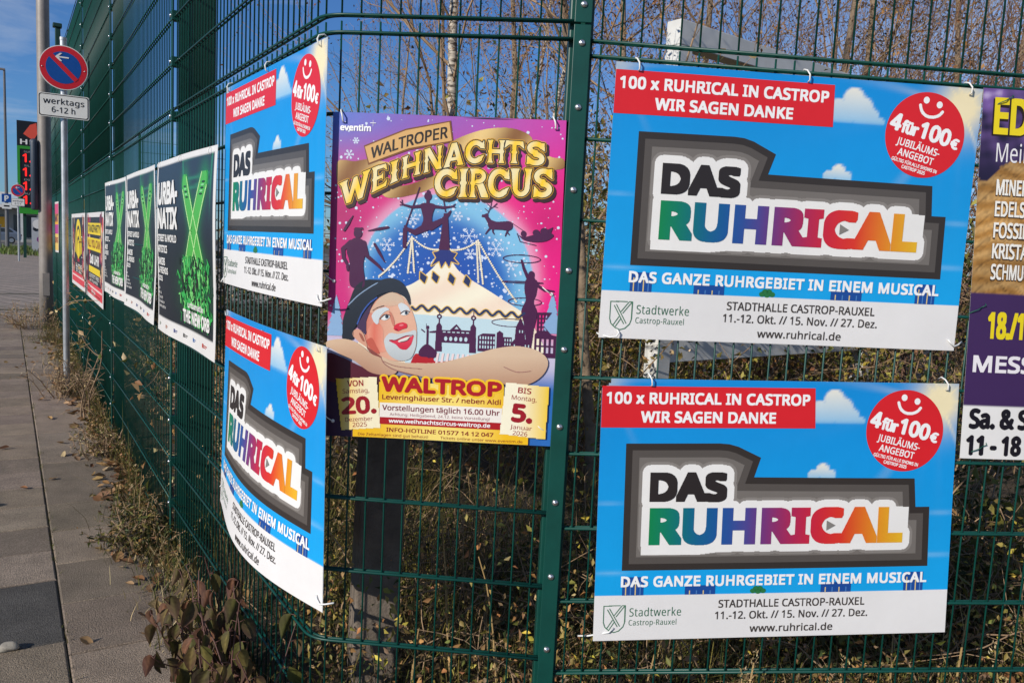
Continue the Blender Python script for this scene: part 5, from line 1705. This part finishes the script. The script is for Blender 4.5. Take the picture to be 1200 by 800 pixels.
# ------------------------------------------------------------------ vegetation
def rcol(base, R, v=.25):
    k = R.uniform(1 - v, 1 + v)
    return (base[0] * k * R.uniform(.9, 1.1), base[1] * k, base[2] * k * R.uniform(.85, 1.15))

def leaf_cloud(pts, size, palette, seed, droop=0.3, fold=.25, width=.5):
    """numpy leaves: one folded diamond per point"""
    g_ = np.random.default_rng(seed)
    n = len(pts)
    d = g_.normal(size=(n, 3)); d[:, 2] -= droop; d /= np.linalg.norm(d, axis=1)[:, None]
    a = g_.normal(size=(n, 3)); s = np.cross(d, a); s /= np.linalg.norm(s, axis=1)[:, None]
    nn = np.cross(d, s)
    L_ = (size * g_.uniform(.6, 1.35, n))[:, None]
    w = L_ * width * .5
    p0 = pts; p2 = pts + d * L_ + nn * L_ * -.1
    m = pts + d * L_ * .45
    p1 = m + s * w + nn * w * fold * 2; p3 = m - s * w + nn * w * fold * 2
    V = np.stack([p0, p1, p2, p3], 1).reshape(-1, 3)
    i = np.arange(n) * 4
    F = np.concatenate([np.stack([i, i + 1, i + 2], 1), np.stack([i, i + 2, i + 3], 1)])
    pal = np.array(palette)
    c = pal[g_.integers(0, len(pal), n)] * g_.uniform(.7, 1.3, n)[:, None] * g_.uniform(.92, 1.08, (n, 3))
    return V, F, np.repeat(c, 4, 0)

def np_obj(name, V, F, m, parent=None, cols=None):
    me = bpy.data.meshes.new(name)
    nv, nf = len(V), len(F)
    k = F.shape[1]
    me.vertices.add(nv); me.vertices.foreach_set('co', np.asarray(V, np.float32).ravel())
    me.loops.add(nf * k); me.loops.foreach_set('vertex_index', np.asarray(F, np.int32).ravel())
    me.polygons.add(nf); me.polygons.foreach_set('loop_start', np.arange(0, nf * k, k, dtype=np.int32))
    me.update(calc_edges=True)
    if cols is not None:
        at = me.color_attributes.new('Col', 'FLOAT_COLOR', 'POINT')
        c4 = np.ones((nv, 4), np.float32); c4[:, :3] = cols
        at.data.foreach_set('color', c4.ravel())
    me.materials.append(m)
    o = bpy.data.objects.new(name, me); C.objects.link(o)
    if parent is not None: o.parent = parent
    return o

OLIVE = [(.13, .125, .03), (.09, .10, .025), (.17, .14, .035), (.19, .145, .045)]
YELLOW = [(.40, .31, .05), (.32, .29, .06), (.26, .24, .05)]
RUST = [(.28, .135, .05), (.22, .105, .045), (.19, .11, .055), (.32, .18, .07)]
DARKG = [(.03, .045, .015), (.045, .055, .02), (.03, .035, .012)]
STRAW = [(.46, .34, .17), (.36, .26, .13), (.30, .21, .10), (.52, .42, .24)]

def grow_branch(mb, p, d, length, r, R, n=5, wob=.18, up=.05, sides=4, r_end=.35):
    pts, rs = [p.copy()], [r]
    for k in range(n):
        d = (d + Vector((R.gauss(0, wob), R.gauss(0, wob), R.gauss(0, wob) + up))).normalized()
        p = p + d * (length / n)
        pts.append(p.copy()); rs.append(max(.0012, r * (1 - (1 - r_end) * (k + 1) / n)))
    mb.tube(pts, rs, sides, caps=False)
    return pts, rs, d

def tree(name, label, loc, h, r, lean, seed, trunk_mat, n_br=18, n_tw=6, n_sub=3, leaves=900, lsize=.035, palette=RUST, group=None, start=.12, spread=.55, bias=(0, 0), blen=.33):
    R = random.Random(seed)
    root = thing(name, label, 'tree', loc, 0, group)
    tb, bb = MB(), MB()
    d = Vector((lean[0], lean[1], 1)).normalized()
    pts, rs, _ = grow_branch(tb, Vector((0, 0, -.1)), d, h, r, R, 12, .035, .02, 10, .18)
    leafp = []
    for k in range(n_br):
        t = start + (1 - start) * (k + R.random()) / n_br
        i = min(len(pts) - 2, int(t * (len(pts) - 1))); f = t * (len(pts) - 1) - i
        p = pts[i].lerp(pts[i + 1], min(1, f))
        a = R.uniform(0, 2 * PI)
        bd = Vector((math.cos(a) * spread + bias[0], math.sin(a) * spread + bias[1], R.uniform(.35, .95)))
        bl = h * blen * (1.1 - .75 * t) * R.uniform(.7, 1.3)
        br = rs[i] * R.uniform(.25, .42)
        bp, brs, bd2 = grow_branch(bb, p, bd.normalized(), bl, br, R, 6, .14, .06, 5, .25)
        for j in range(n_tw):
            tt = R.uniform(.2, 1.0); ii = min(len(bp) - 2, int(tt * (len(bp) - 1)))
            q = bp[ii].lerp(bp[ii + 1], R.random())
            td = ((bp[ii + 1] - bp[ii]).normalized() + Vector((R.gauss(0, .5), R.gauss(0, .5), R.gauss(.1, .35)))).normalized()
            tp, trs, _ = grow_branch(bb, q, td, bl * R.uniform(.3, .6), max(.0025, brs[ii] * .45), R, 5, .16, .04, 4, .3)
            for s in range(n_sub):
                u = R.randrange(1, len(tp) - 1)
                sd = ((tp[u + 1] - tp[u]).normalized() + Vector((R.gauss(0, .6), R.gauss(0, .6), R.gauss(0, .4)))).normalized()
                sp, _, _ = grow_branch(bb, tp[u], sd, bl * R.uniform(.12, .3), .002, R, 4, .2, .02, 3, .5)
                leafp += sp[1:]
    tb.build('trunk', trunk_mat, root, smooth=True)
    bb.build('branches', M_twig, root)
    if leaves and leafp:
        g_ = np.random.default_rng(seed)
        P_ = np.array([tuple(q) for q in leafp])
        leaves = int(leaves * 5.5)
        P_ = P_[g_.integers(0, len(P_), leaves)] + g_.normal(0, .03, (leaves, 3))
        V, F, c = leaf_cloud(P_, lsize, palette, seed)
        np_obj('leaves', V, F, M_dryleaf, root, c)
    return root

def bush(label, loc, rx, ry, h, seed, n_leaf, lsize, palette, n_stem=26, group=None, name='shrub', mleaf=None, arch=.5, width=.55, top_bias=1.0):
    R = random.Random(seed)
    root = thing(name, label, 'shrub', loc, 0, group)
    mb = MB(); lp = []
    for k in range(n_stem):
        a = R.uniform(0, 2 * PI); rr = math.sqrt(R.random()) * .6
        p = Vector((rx * rr * math.cos(a), ry * rr * math.sin(a), -.03))
        d = Vector((math.cos(a) * rr * .8, math.sin(a) * rr * .8, 1)).normalized()
        pts, rs, dd = grow_branch(mb, p, d, h * R.uniform(.6, 1.12), R.uniform(.004, .009), R, 8, .16, -.02 * arch, 4, .35)
        lp += pts[2:]
        for j in range(6):
            u = R.randrange(2, len(pts) - 1)
            td = Vector((R.gauss(0, 1), R.gauss(0, 1), R.gauss(.2, .6))).normalized()
            tp, _, _ = grow_branch(mb, pts[u], td, h * R.uniform(.15, .4), .003, R, 5, .25, -.08 * arch, 3, .4)
            lp += tp[1:]
    mb.build('stems', M_twig, root)
    g_ = np.random.default_rng(seed + 7)
    P_ = np.array([tuple(q) for q in lp])
    P_ = P_[g_.integers(0, len(P_), n_leaf)] + g_.normal(0, .05, (n_leaf, 3)) * (h / 1.6)
    P_ = P_[P_[:, 2] > .02]
    V, F, c = leaf_cloud(P_, lsize, palette, seed, width=width)
    np_obj('foliage', V, F, mleaf or M_leaf, root, c * 1.25)
    return root

def blades(name, pts, hts, seed, palette, width=.004, bend=.5):
    """grass: each blade a three-segment tapering strip"""
    g_ = np.random.default_rng(seed)
    n = len(pts)
    a = g_.uniform(0, 2 * PI, n); d = np.stack([np.cos(a), np.sin(a), np.zeros(n)], 1)
    s = np.stack([-np.sin(a), np.cos(a), np.zeros(n)], 1)
    b = (g_.uniform(.05, bend, n) * hts)[:, None]
    w = (width * g_.uniform(.6, 1.4, n))[:, None]
    rows = []
    for t, wk in ((0, 1), (.4, .9), (.75, .6), (1, .12)):
        c = pts + d * b * t ** 2 + np.array((0, 0, 1.0)) * (hts * (t - .18 * t * t * g_.uniform(0, 1.2, n)))[:, None]
        rows += [c - s * w * wk * .5, c + s * w * wk * .5]
    V = np.stack(rows, 1).reshape(-1, 3)
    i = np.arange(n) * 8
    F = np.concatenate([np.stack([i + k, i + k + 1, i + k + 3, i + k + 2], 1) for k in (0, 2, 4)])
    pal = np.array(palette)
    c = pal[g_.integers(0, len(pal), n)] * g_.uniform(.65, 1.35, n)[:, None]
    return V, F, np.repeat(c, 8, 0)

gr = np.random.default_rng(21)
# --- tall trees behind the court
GT = 'trees standing behind the fence'
GB = [(.16, .09, .045), (.12, .07, .035), (.10, .065, .03)]
tree('birch_tree', 'pale stout birch with a forked trunk above the circus poster', (-.80, 9.2, 0), 9.5, .078, (-.01, 0), 1, M_birch, 20, 7, 3, 500, .03, RUST, GT, .10, bias=(-.35, 0))
tree('bare_tree', 'brown slender bare tree close right of the stout birch', (-.42, 10.2, 0), 9, .05, (0.02, 0), 2, M_bark, 18, 6, 3, 700, .03, RUST, GT, .12)
tree('birch_tree', 'thin upright white birch between the brown tree and the leaning birch', (-.20, 9.4, 0), 8, .028, (.01, 0), 3, M_birch, 14, 5, 3, 500, .03, RUST, GT, .2)
tree('birch_tree', 'thin white birch leaning to the right beside the green fence post', (-.02, 8.6, 0), 8, .036, (.085, 0), 4, M_birch, 14, 6, 3, 700, .03, RUST, GT, .15)
tree('bare_tree', 'grey brown tree trunk just right of the green fence post', (.53, 4.75, 0), 6.5, .036, (-.012, 0), 5, M_bark, 20, 6, 3, 700, .028, RUST, GT, .25, blen=.24)
k = 0
for x, y, h, ln, lf, lab in ((1.15, 8.4, 8, .02, 900, 'brown leaved tree behind the left end of the white frame'), (2.05, 9.3, 9, -.02, 1100, 'tall brown leaved tree behind the middle of the white frame'),
                             (2.9, 8.3, 8, .05, 1000, 'brown leaved tree over the right end of the white frame'), (3.75, 9.6, 9, .0, 1200, 'tall tree with thin rusty crown over the right blue poster'),
                             (4.7, 8.9, 8, .06, 900, 'bare tree behind the round red badge of the upper right poster'), (5.7, 9.8, 8.5, .05, 900, 'bare tree farthest right behind the fair banner'),
                             (1.6, 12.5, 10, 0, 900, 'far brown tree in the second row left of the white frame end'), (3.3, 13.0, 10, .02, 900, 'far brown tree in the second row above the white frame'), (5.2, 13.5, 10, .02, 900, 'far brown tree in the second row at the right')):
    tree('bare_tree', lab, (x, y, 0), h, .05, (ln, 0), 40 + k, M_bark, 28, 9, 4, lf, .04, RUST if k % 3 else GB, GT, .10, .6, bias=(.25, 0) if x > 2.5 else (0, 0))
    k += 1
# left behind the fence, thin whips against the sky
tree('bare_tree', 'rusty twiggy tree between the bend of the fence and the stout birch', (-1.05, 10.6, 0), 6.6, .04, (.02, 0), 72, M_bark, 26, 8, 4, 160, .03, RUST, GT, .12, .55)
tree('bare_tree', 'thin twiggy tree seen against the blue sky left of the stout birch', (-1.25, 9.6, 0), 5.2, .03, (-.05, 0), 71, M_bark, 22, 7, 3, 160, .028, RUST, GT, .15, .5, bias=(-.2, 0))

# --- hedge of shrubs
GH = 'shrubs behind the fence'
spots = [(-1.25, 4.9, .8, .6, 1.5, OLIVE + RUST + STRAW, 2600, 'brown and straw shrub behind the bend of the fence'), (-.35, 5.3, .8, .6, 1.9, OLIVE + YELLOW + RUST, 3800, 'mixed green and brown shrub straight behind the circus poster'),
         (.45, 5.7, .6, .6, 2.75, OLIVE + OLIVE + YELLOW + STRAW, 6000, 'olive shrub just right of the green fence post'), (1.55, 7.0, .9, .5, 2.3, OLIVE + YELLOW + YELLOW + RUST, 4400, 'yellow leaved shrub behind the left half of the right posters'),
         (2.6, 7.4, .9, .5, 2.5, OLIVE + YELLOW + YELLOW + RUST, 4400, 'yellow leaved shrub behind the right half of the right posters'), (3.3, 6.0, .8, .6, 2.7, DARKG + OLIVE + YELLOW, 3800, 'dark green shrub behind the fair banner'),
         (4.3, 6.4, .8, .6, 2.7, DARKG + OLIVE, 3200, 'dark green shrub at the right edge behind the banner'), (.25, 7.6, .9, .6, 3.4, RUST + GB, 5200, 'tall brown twiggy shrub beside the leaning birch'),
         (1.6, 8.2, 1.0, .6, 2.9, RUST + GB + OLIVE, 3800, 'tall brown shrub seen through the white frame'), (3.1, 8.4, 1.1, .7, 3.1, RUST + GB, 4000, 'rusty shrub right of the white frame'), (4.6, 8.2, 1.1, .7, 3.1, RUST + GB, 4000, 'rusty shrub behind the top of the fair banner'),
         (6.0, 9.0, 1.1, .7, 3.2, RUST + GB, 3400, 'rusty shrub farthest right in the second row'), (-1.1, 7.4, .9, .6, 1.8, OLIVE + RUST, 2600, 'brown shrub below the twiggy tree'),
         (-2.1, 6.3, .8, .6, 1.5, OLIVE + STRAW, 2400, 'straw coloured shrub behind the black posters'), (-3.0, 7.8, .8, .6, 1.5, OLIVE + STRAW, 2200, 'straw coloured shrub farther along behind the black posters'),
         (2.05, 3.45, .5, .4, 1.05, DARKG + OLIVE + OLIVE, 1700, 'low dark green shrub close behind the fence under the fair banner'), (1.35, 3.2, .45, .35, .8, DARKG + OLIVE + RUST, 1200, 'low dark shrub close behind the lower right poster')]
for i, (x, y, rx, ry, h, pal, nl, lab) in enumerate(spots):
    bush(lab, (x, y, 0), rx, ry, h, 100 + i, nl, .05, pal, 34, GH)
# fan of reddish whips at the right
def whips(label, loc, n, h, seed, lean):
    R = random.Random(seed); root = thing('willow_shrub', label, 'shrub', loc, 0, GH); mb = MB(); lp = []
    for k in range(n):
        d = Vector((lean + R.gauss(0, .35), R.gauss(0, .2), 1)).normalized()
        pts, _, _ = grow_branch(mb, Vector((R.gauss(0, .12), R.gauss(0, .1), -.03)), d, h * R.uniform(.7, 1.1), R.uniform(.006, .012), R, 9, .05, .02, 4, .2)
        for j in range(9):
            u = R.randrange(3, len(pts) - 1)
            td = ((pts[u + 1] - pts[u]).normalized() + Vector((R.gauss(.1, .3), R.gauss(0, .3), R.gauss(0, .2)))).normalized()
            tp, _, _ = grow_branch(mb, pts[u], td, h * R.uniform(.15, .32), .0035, R, 5, .08, .03, 3, .3); lp += tp[1:]
    mb.build('stems', mat('red_brown_twig', (.13, .07, .05), .8, var=.3, scale=5), root)
    g_ = np.random.default_rng(seed); P_ = np.array([tuple(q) for q in lp]); P_ = P_[g_.integers(0, len(P_), 900)]
    V, F, c = leaf_cloud(P_, .03, RUST, seed); np_obj('leaves', V, F, M_dryleaf, root, c)
whips('red brown willow with long whips fanning to the right above the upper poster', (3.2, 6.3, 0), 26, 4.6, 61, .35)
whips('second red brown willow fanning to the right over the fair banner', (4.4, 7.0, 0), 26, 4.8, 62, .35)
whips('narrow red brown willow behind the middle of the white frame', (2.2, 7.2, 0), 18, 4.4, 63, .12)

# --- dry grass and undergrowth behind the fence
def inside(n, x0, x1, y0, y1):
    return np.stack([gr.uniform(x0, x1, n), gr.uniform(y0, y1, n), np.full(n, -.02)], 1)
Ps, Hs = [], []
for n, x0, x1, y0, y1, h0, h1 in ((5000, -.6, 3.0, 2.35, 3.4, .06, .34), (3600, -1.0, 3.6, 3.2, 4.6, .12, .6), (1600, -1.6, -.4, 2.9, 5.0, .1, .5)):
    p = inside(n, x0, x1, y0, y1)
    ok = (p - np.array(tuple(CN))) @ np.array((.8356, .5494, 0)) > .12
    p = p[ok]; Ps.append(p); Hs.append(gr.uniform(h0, h1, len(p)))
p = np.concatenate(Ps); h = np.concatenate(Hs)
V, F, c = blades('dry_grass', p, h, 5, STRAW[1:3] + OLIVE + OLIVE + DARKG + [(.12, .09, .045), (.16, .11, .06)], .0036, 1.6)
tag(np_obj('dry_grass', V, F, M_dryleaf, None, c), kind='stuff')
g2 = np.random.default_rng(33)
n = 17000
lp = np.stack([g2.uniform(-.9, 2.6, n), 2.25 + np.abs(g2.normal(0, .8, n)), np.abs(g2.normal(.0, .28, n)) + .01], 1)
cl = np.sin(lp[:, 0] * 7.1) + np.sin(lp[:, 1] * 6.3 + lp[:, 0] * 2) + g2.normal(0, .6, n)
lp = lp[cl > -.2]
lp = lp[(lp - np.array(tuple(CN))) @ np.array((.8356, .5494, 0)) > .1]
lp = lp[np.hypot(lp[:, 0] + .43, lp[:, 1] - 2.62) > .14]
V, F, c = leaf_cloud(lp, .027, OLIVE + OLIVE + YELLOW[:1] + RUST + STRAW[2:3] + DARKG + [(.09, .06, .035), (.12, .08, .045)], 34)
c = c * 1.75
tag(np_obj('undergrowth', V, F, M_leaf, None, c), kind='stuff')
tw = MB(); R = random.Random(36)
for _ in range(420):
    p = Vector((R.uniform(-.7, 2.4), R.uniform(2.4, 4.2), -.02))
    if (p - CN).dot(Vector((.8356, .5494, 0))) < .25: continue
    d = Vector((R.gauss(0, .7), R.gauss(0, .5), 1)).normalized()
    q, _, _ = grow_branch(tw, p, d, R.uniform(.3, .95), R.uniform(.0015, .004), R, 8, .22, -.10, 4, .4)
    grow_branch(tw, q[4], Vector((R.gauss(0, 1), R.gauss(0, 1), R.gauss(.2, .5))).normalized(), R.uniform(.1, .35), .0015, R, 5, .25, -.05, 3, .5)
tag(tw.build('bramble_tangle', M_twig), kind='stuff')
# upright straw stalks, a few of them close behind the bars
def stalk(loc, h, seed, label, head=False, group='dry stalks by the fence'):
    R = random.Random(seed); root = thing('dry_stalk', label, 'plant', loc, 0, group)
    mb = MB(); pts, rs, _ = grow_branch(mb, Vector((0, 0, -.03)), Vector((R.gauss(0, .12), R.gauss(0, .12), 1)).normalized(), h, .0042, R, 7, .05, .01, 5, .5)
    for j in range(3):
        u = R.randrange(2, 6); grow_branch(mb, pts[u], Vector((R.gauss(0, .6), R.gauss(0, .6), .8)).normalized(), h * .2, .0016, R, 3, .1, 0, 3)
    mb.build('stem', mat('straw_stem', (.36, .24, .10), .75, var=.3, scale=20), root)
    if head:
        g_ = np.random.default_rng(seed); P_ = np.array([tuple(pts[-1 - int(t * 3)]) for t in g_.uniform(0, 1, 70)]) + g_.normal(0, .006, (70, 3)) + np.outer(g_.uniform(-.03, .03, 70), (0, 0, 1))
        V, F, c = leaf_cloud(P_, .012, STRAW, seed, droop=-.8, width=.3); np_obj('seed_head', V, F, M_dryleaf, root, c)
SL = 'yellow dry stalk standing behind the fence bars'
for i, (x, y, h, hd, lab) in enumerate(((.02, 2.42, .62, 0, 'dry yellow stalk nearest the left side of the green post'), (-.12, 2.5, .7, 0, 'leaning dry yellow stalk left of the green post'), (-.28, 2.4, .4, 0, 'short dry stalk beside the timber post'),
                                        (.40, 2.3, .36, 0, 'dry yellow stalk under the left end of the lower right poster'), (.60, 2.02, .44, 1, 'seed headed stalk before the bars under the web address'), (.66, 1.99, .50, 1, 'taller seed headed stalk crossing the foot of the lower right poster'),
                                        (.92, 2.03, .42, 1, 'seed headed stalk right of the web address'), (1.02, 2.30, .40, 1, 'thin seed stalk behind the bars under the code corner'), (1.22, 2.32, .45, 0, 'dry stalk under the right end of the lower right poster'), (1.42, 2.36, .62, 0, 'tall orange stalk at the right edge'),
                                        (1.52, 2.2, .5, 1, 'broad seed headed stalk at the lower right corner'))):
    stalk((x, y, 0), h, 300 + i, lab, hd)

# --- weeds along the foot of the fence on the pavement side
def foot(n, s0, s1, t0, t1, clump=True):
    s = gr.uniform(s0, s1, n); t = t0 + (t1 - t0) * np.abs(gr.normal(0, .42, n))
    if clump:
        k = np.sin(s * 3.1) + np.sin(s * 7.3 + 1) * .6 + np.sin(s * 1.3 + 2) * .7
        t = t * np.clip(.75 + .35 * k, .2, 1.6)
    q = np.array(tuple(Q)); P_ = q + np.outer(s, tuple(dL)) + np.outer(t, tuple(nL))
    P_[:, 2] = -.01
    return P_
p = np.concatenate([foot(5200, 0, 9, .0, .22), foot(2600, 6, 14, .0, .4)])
h = np.abs(gr.normal(.065, .06, len(p))) + .02
tall = gr.random(len(p)) < .06; h[tall] *= 2.6
V, F, c = blades('weeds', p, h, 8, STRAW[1:3] + OLIVE + OLIVE[:2] + [(.13, .09, .045), (.10, .07, .035), (.08, .065, .03)], .0035, 1.7)
lp = np.concatenate([foot(8200, -.3, 9, .0, .22), foot(900, 6, 13, 0, .35)]); lp[:, 2] = np.abs(gr.normal(.03, .05, len(lp)))
V2, F2, c2 = leaf_cloud(lp, .024, OLIVE + STRAW[1:3] + DARKG + RUST + [(.11, .07, .04), (.08, .05, .03)], 9)
tag(np_obj('weeds', V, F, M_dryleaf, None, c), kind='stuff')
tag(np_obj('ground_cover', V2, F2, M_leaf, None, c2), kind='stuff')
# along the bent panel
mdir, mn = np.array(tuple(dM)), np.array((-.8356, -.5494, 0))
s = gr.uniform(-.1, 2.0, 2600); t = np.abs(gr.normal(0, .10, 2600)) - .03
p = np.array(tuple(CN)) + np.outer(s, mdir) + np.outer(t, mn); p[:, 2] = -.01
h = np.abs(gr.normal(.06, .05, len(p))) + .015
V, F, c = blades('weeds', p, h, 18, STRAW + OLIVE + DARKG, .004, 1.0)
tag(np_obj('weeds', V, F, M_dryleaf, None, c), kind='stuff')
bush('low green weed clump at the foot of the first slim fence post', (-1.72, 3.80, 0), .20, .2, .24, 401, 1300, .03, OLIVE + DARKG, 30, 'weed clumps on the pavement edge', 'weed', width=.3)
bush('brownish weed clump on the slabs beside the second slim fence post', (-2.75, 5.35, 0), .18, .25, .25, 402, 600, .025, STRAW + OLIVE, 26, 'weed clumps on the pavement edge', 'weed', width=.3)
bush('dry straw clump round the foot of the no parking sign pole', (-4.1, 7.25, 0), .22, .3, .42, 403, 500, .025, STRAW, 30, 'weed clumps on the pavement edge', 'weed', M_dryleaf, width=.25)
bush('dry straw clump round the foot of the thick lamp post', (-7.3, 12.2, 0), .45, .5, .5, 404, 700, .03, STRAW + OLIVE, 36, 'weed clumps on the pavement edge', 'weed', M_dryleaf, width=.25)
# bare branching weed leaning against the fence beyond the sign pole
bush('bare branching dry weed leaning on the fence right of the sign pole', (-3.45, 6.45, 0), .15, .2, .75, 405, 60, .02, STRAW, 9, 'weed clumps on the pavement edge', 'weed', M_dryleaf, width=.25)
# grass in the joint of the slabs
s = gr.uniform(-2, 10, 900); k = (np.sin(s * 4.1) + np.sin(s * 9.7 + 1)) > -.2; s = s[k]
p = np.array(tuple(Q)) + np.outer(s, tuple(dL)) + np.outer(.49 + gr.normal(0, .006, len(s)), tuple(nL)); p[:, 2] = -.005
V, F, c = blades('joint_grass', p, np.abs(gr.normal(.012, .01, len(s))) + .008, 12, [(.10, .10, .03), (.16, .13, .06), (.07, .08, .02)], .004, 1.4)
tag(np_obj('joint_grass', V, F, M_dryleaf, None, c), kind='stuff')
# grass verge far off
p = np.stack([gr.uniform(-44, -22, 9000), gr.uniform(44.5, 62, 9000), np.zeros(9000)], 1)
V, F, c = blades('grass_verge', p, gr.uniform(.1, .4, 9000), 13, [(.10, .16, .03), (.13, .17, .04), (.15, .16, .05)], .05, .6)
tag(np_obj('grass_verge', V, F, M_leaf, None, c), kind='stuff')

# --- fallen leaves
def curled_leaf(mb, p, size, R, col):
    a = R.uniform(0, 2 * PI); M = Matrix.Translation(p) @ Matrix.Rotation(a, 4, 'Z') @ Matrix.Rotation(R.gauss(0, .35), 4, 'X') @ Matrix.Rotation(R.gauss(0, .35), 4, 'Y')
    cu = R.uniform(.2, 1.0); w_ = R.uniform(.5, .8)
    V, F = [], []
    for i in range(6):
        t = i / 5; wd = math.sin(PI * (t * .92 + .04)) ** .8 * size * w_ * .5
        for j in (-1, -.5, 0, .5, 1):
            V.append(M @ Vector(((t - .5) * size, wd * j, size * (.25 * cu * abs(j) ** 1.5 * wd / (size * .4) + .3 * cu * (t - .5) ** 2) + size * .03 * math.sin(t * 9 + j * 4))))
    for i in range(5):
        for j in range(4):
            F.append((i * 5 + j, i * 5 + j + 1, i * 5 + j + 6, i * 5 + j + 5))
    mb.add(V, F, col)
R = random.Random(77); mb = MB()
LC = [(.30, .17, .07), (.38, .24, .11), (.22, .11, .05), (.42, .29, .15), (.26, .15, .08)]
for _ in range(520):
    s_ = R.uniform(-.2, 9); t_ = abs(R.gauss(0, .11)) + .02
    if R.random() < .05: t_ = R.uniform(.2, .9)
    curled_leaf(mb, st(s_, t_, .015), R.uniform(.035, .085), R, rcol(R.choice(LC), R))
for _ in range(110):
    s_ = R.uniform(0, 1.9); t_ = R.gauss(.02, .12)
    curled_leaf(mb, CN + dM * s_ + Vector((-.8356, -.5494, 0)) * t_ + Vector((0, 0, .015)), R.uniform(.03, .07), R, rcol(R.choice(LC), R))
for _ in range(260):
    curled_leaf(mb, Vector((R.uniform(-.5, 2.2), R.uniform(2.25, 3.4), R.uniform(.01, .12))), R.uniform(.03, .07), R, rcol(R.choice(LC), R))
tag(mb.build('fallen_leaves', M_dryleaf, cols=True, smooth=True), kind='stuff')

# --- the dogwood sucker with hanging purple and olive leaves at the bottom
def dogwood():
    R = random.Random(15)
    root = thing('dogwood_shrub', 'low dogwood with hanging dark purple and olive leaves at the fence foot', 'shrub', (-.95, 2.62, 0))
    base = Vector((-.95, 2.62, 0)); sm = MB(); lf = MB()
    PUR = [(.075, .034, .030), (.095, .048, .036), (.055, .028, .026), (.12, .065, .045)]; OLV = [(.085, .085, .022), (.07, .062, .02), (.13, .10, .03), (.14, .065, .035)]
    def leaf(p, d, size, R):
        d = Vector(d).normalized(); s = d.cross(Vector((R.gauss(0, .5), R.gauss(0, .5), 1)).normalized()); s.normalize(); n = s.cross(d)
        ca = R.choice(PUR + PUR + OLV); cb = R.choice(OLV)
        fo = R.uniform(.25, .9); NI, NJ = 9, 7
        V, F, Cc = [], [], []
        for i in range(NI):
            t = i / (NI - 1); wd = (math.sin(PI * min(1, t * .97 + .02)) ** .75) * (1 - .35 * t) * size * .36
            for j in range(NJ):
                q = (j / (NJ - 1)) * 2 - 1
                vein = .5 + .5 * math.cos((t - abs(q) * .22) * 2 * PI * 5)
                V.append(p + d * (t * size) + s * (wd * q) + n * (abs(q) ** 1.2 * wd * fo - size * .32 * t * t + vein * size * .012 * (1 - abs(q))) + Vector((0, 0, -size * .15 * t * t)))
                k = max(0, min(1, .5 + .6 * (t - .5) * (1 if ca in PUR else -1) + (abs(q) - .5) * .5))
                base_ = [a * k + b * (1 - k) for a, b in zip(ca, cb)]
                f_ = (.8 + .35 * vein) * (1.35 if abs(q) < .1 else 1)
                Cc.append(tuple(x * f_ for x in base_))
        n0 = len(lf.v)
        for i in range(NI - 1):
            for j in range(NJ - 1):
                F.append((n0 + i * NJ + j, n0 + i * NJ + j + 1, n0 + (i + 1) * NJ + j + 1, n0 + (i + 1) * NJ + j))
        lf.v += [tuple(v) for v in V]; lf.f += F; lf.c += Cc
    for k in range(38):
        sx = R.uniform(-.2, .82)                                  # metres along the bent panel from the corner
        p0 = CN + dM * sx + Vector((-.8356, -.5494, 0)) * R.uniform(.02, .15) - base
        p0.z = -.02
        d = Vector((-.8356, -.5494, 0)) * R.uniform(-.1, .55) + dM * R.gauss(0, .35) + Vector((0, 0, 1))
        pts, rs, dd = grow_branch(sm, p0, d.normalized(), (R.uniform(.16, .46) if sx > .35 else R.uniform(.25, .66)), .0038, R, 7, .12, -.02, 6, .4)
        for u in range(2, len(pts)):
            for side in (-1, 1):
                if R.random() < .22: continue
                a = R.uniform(0, 2 * PI)
                q = pts[u] + Vector((math.cos(a) * .02, math.sin(a) * .02, .005))
                sm.tube([pts[u], q], .0013, 4)
                leaf(q, Vector((math.cos(a) * .6, math.sin(a) * .6, R.uniform(-2.2, -.7))), R.uniform(.036, .074), R)
    sm.build('stems', mat('red_dogwood_stem', (.10, .045, .035), .6, var=.3, scale=30), root, smooth=True)
    lf.build('foliage', mat('dogwood_leaf', attr=True, rough=.62, translucent=.18, spec=.22, var=.3, scale=60), root, cols=True, smooth=True)
dogwood()
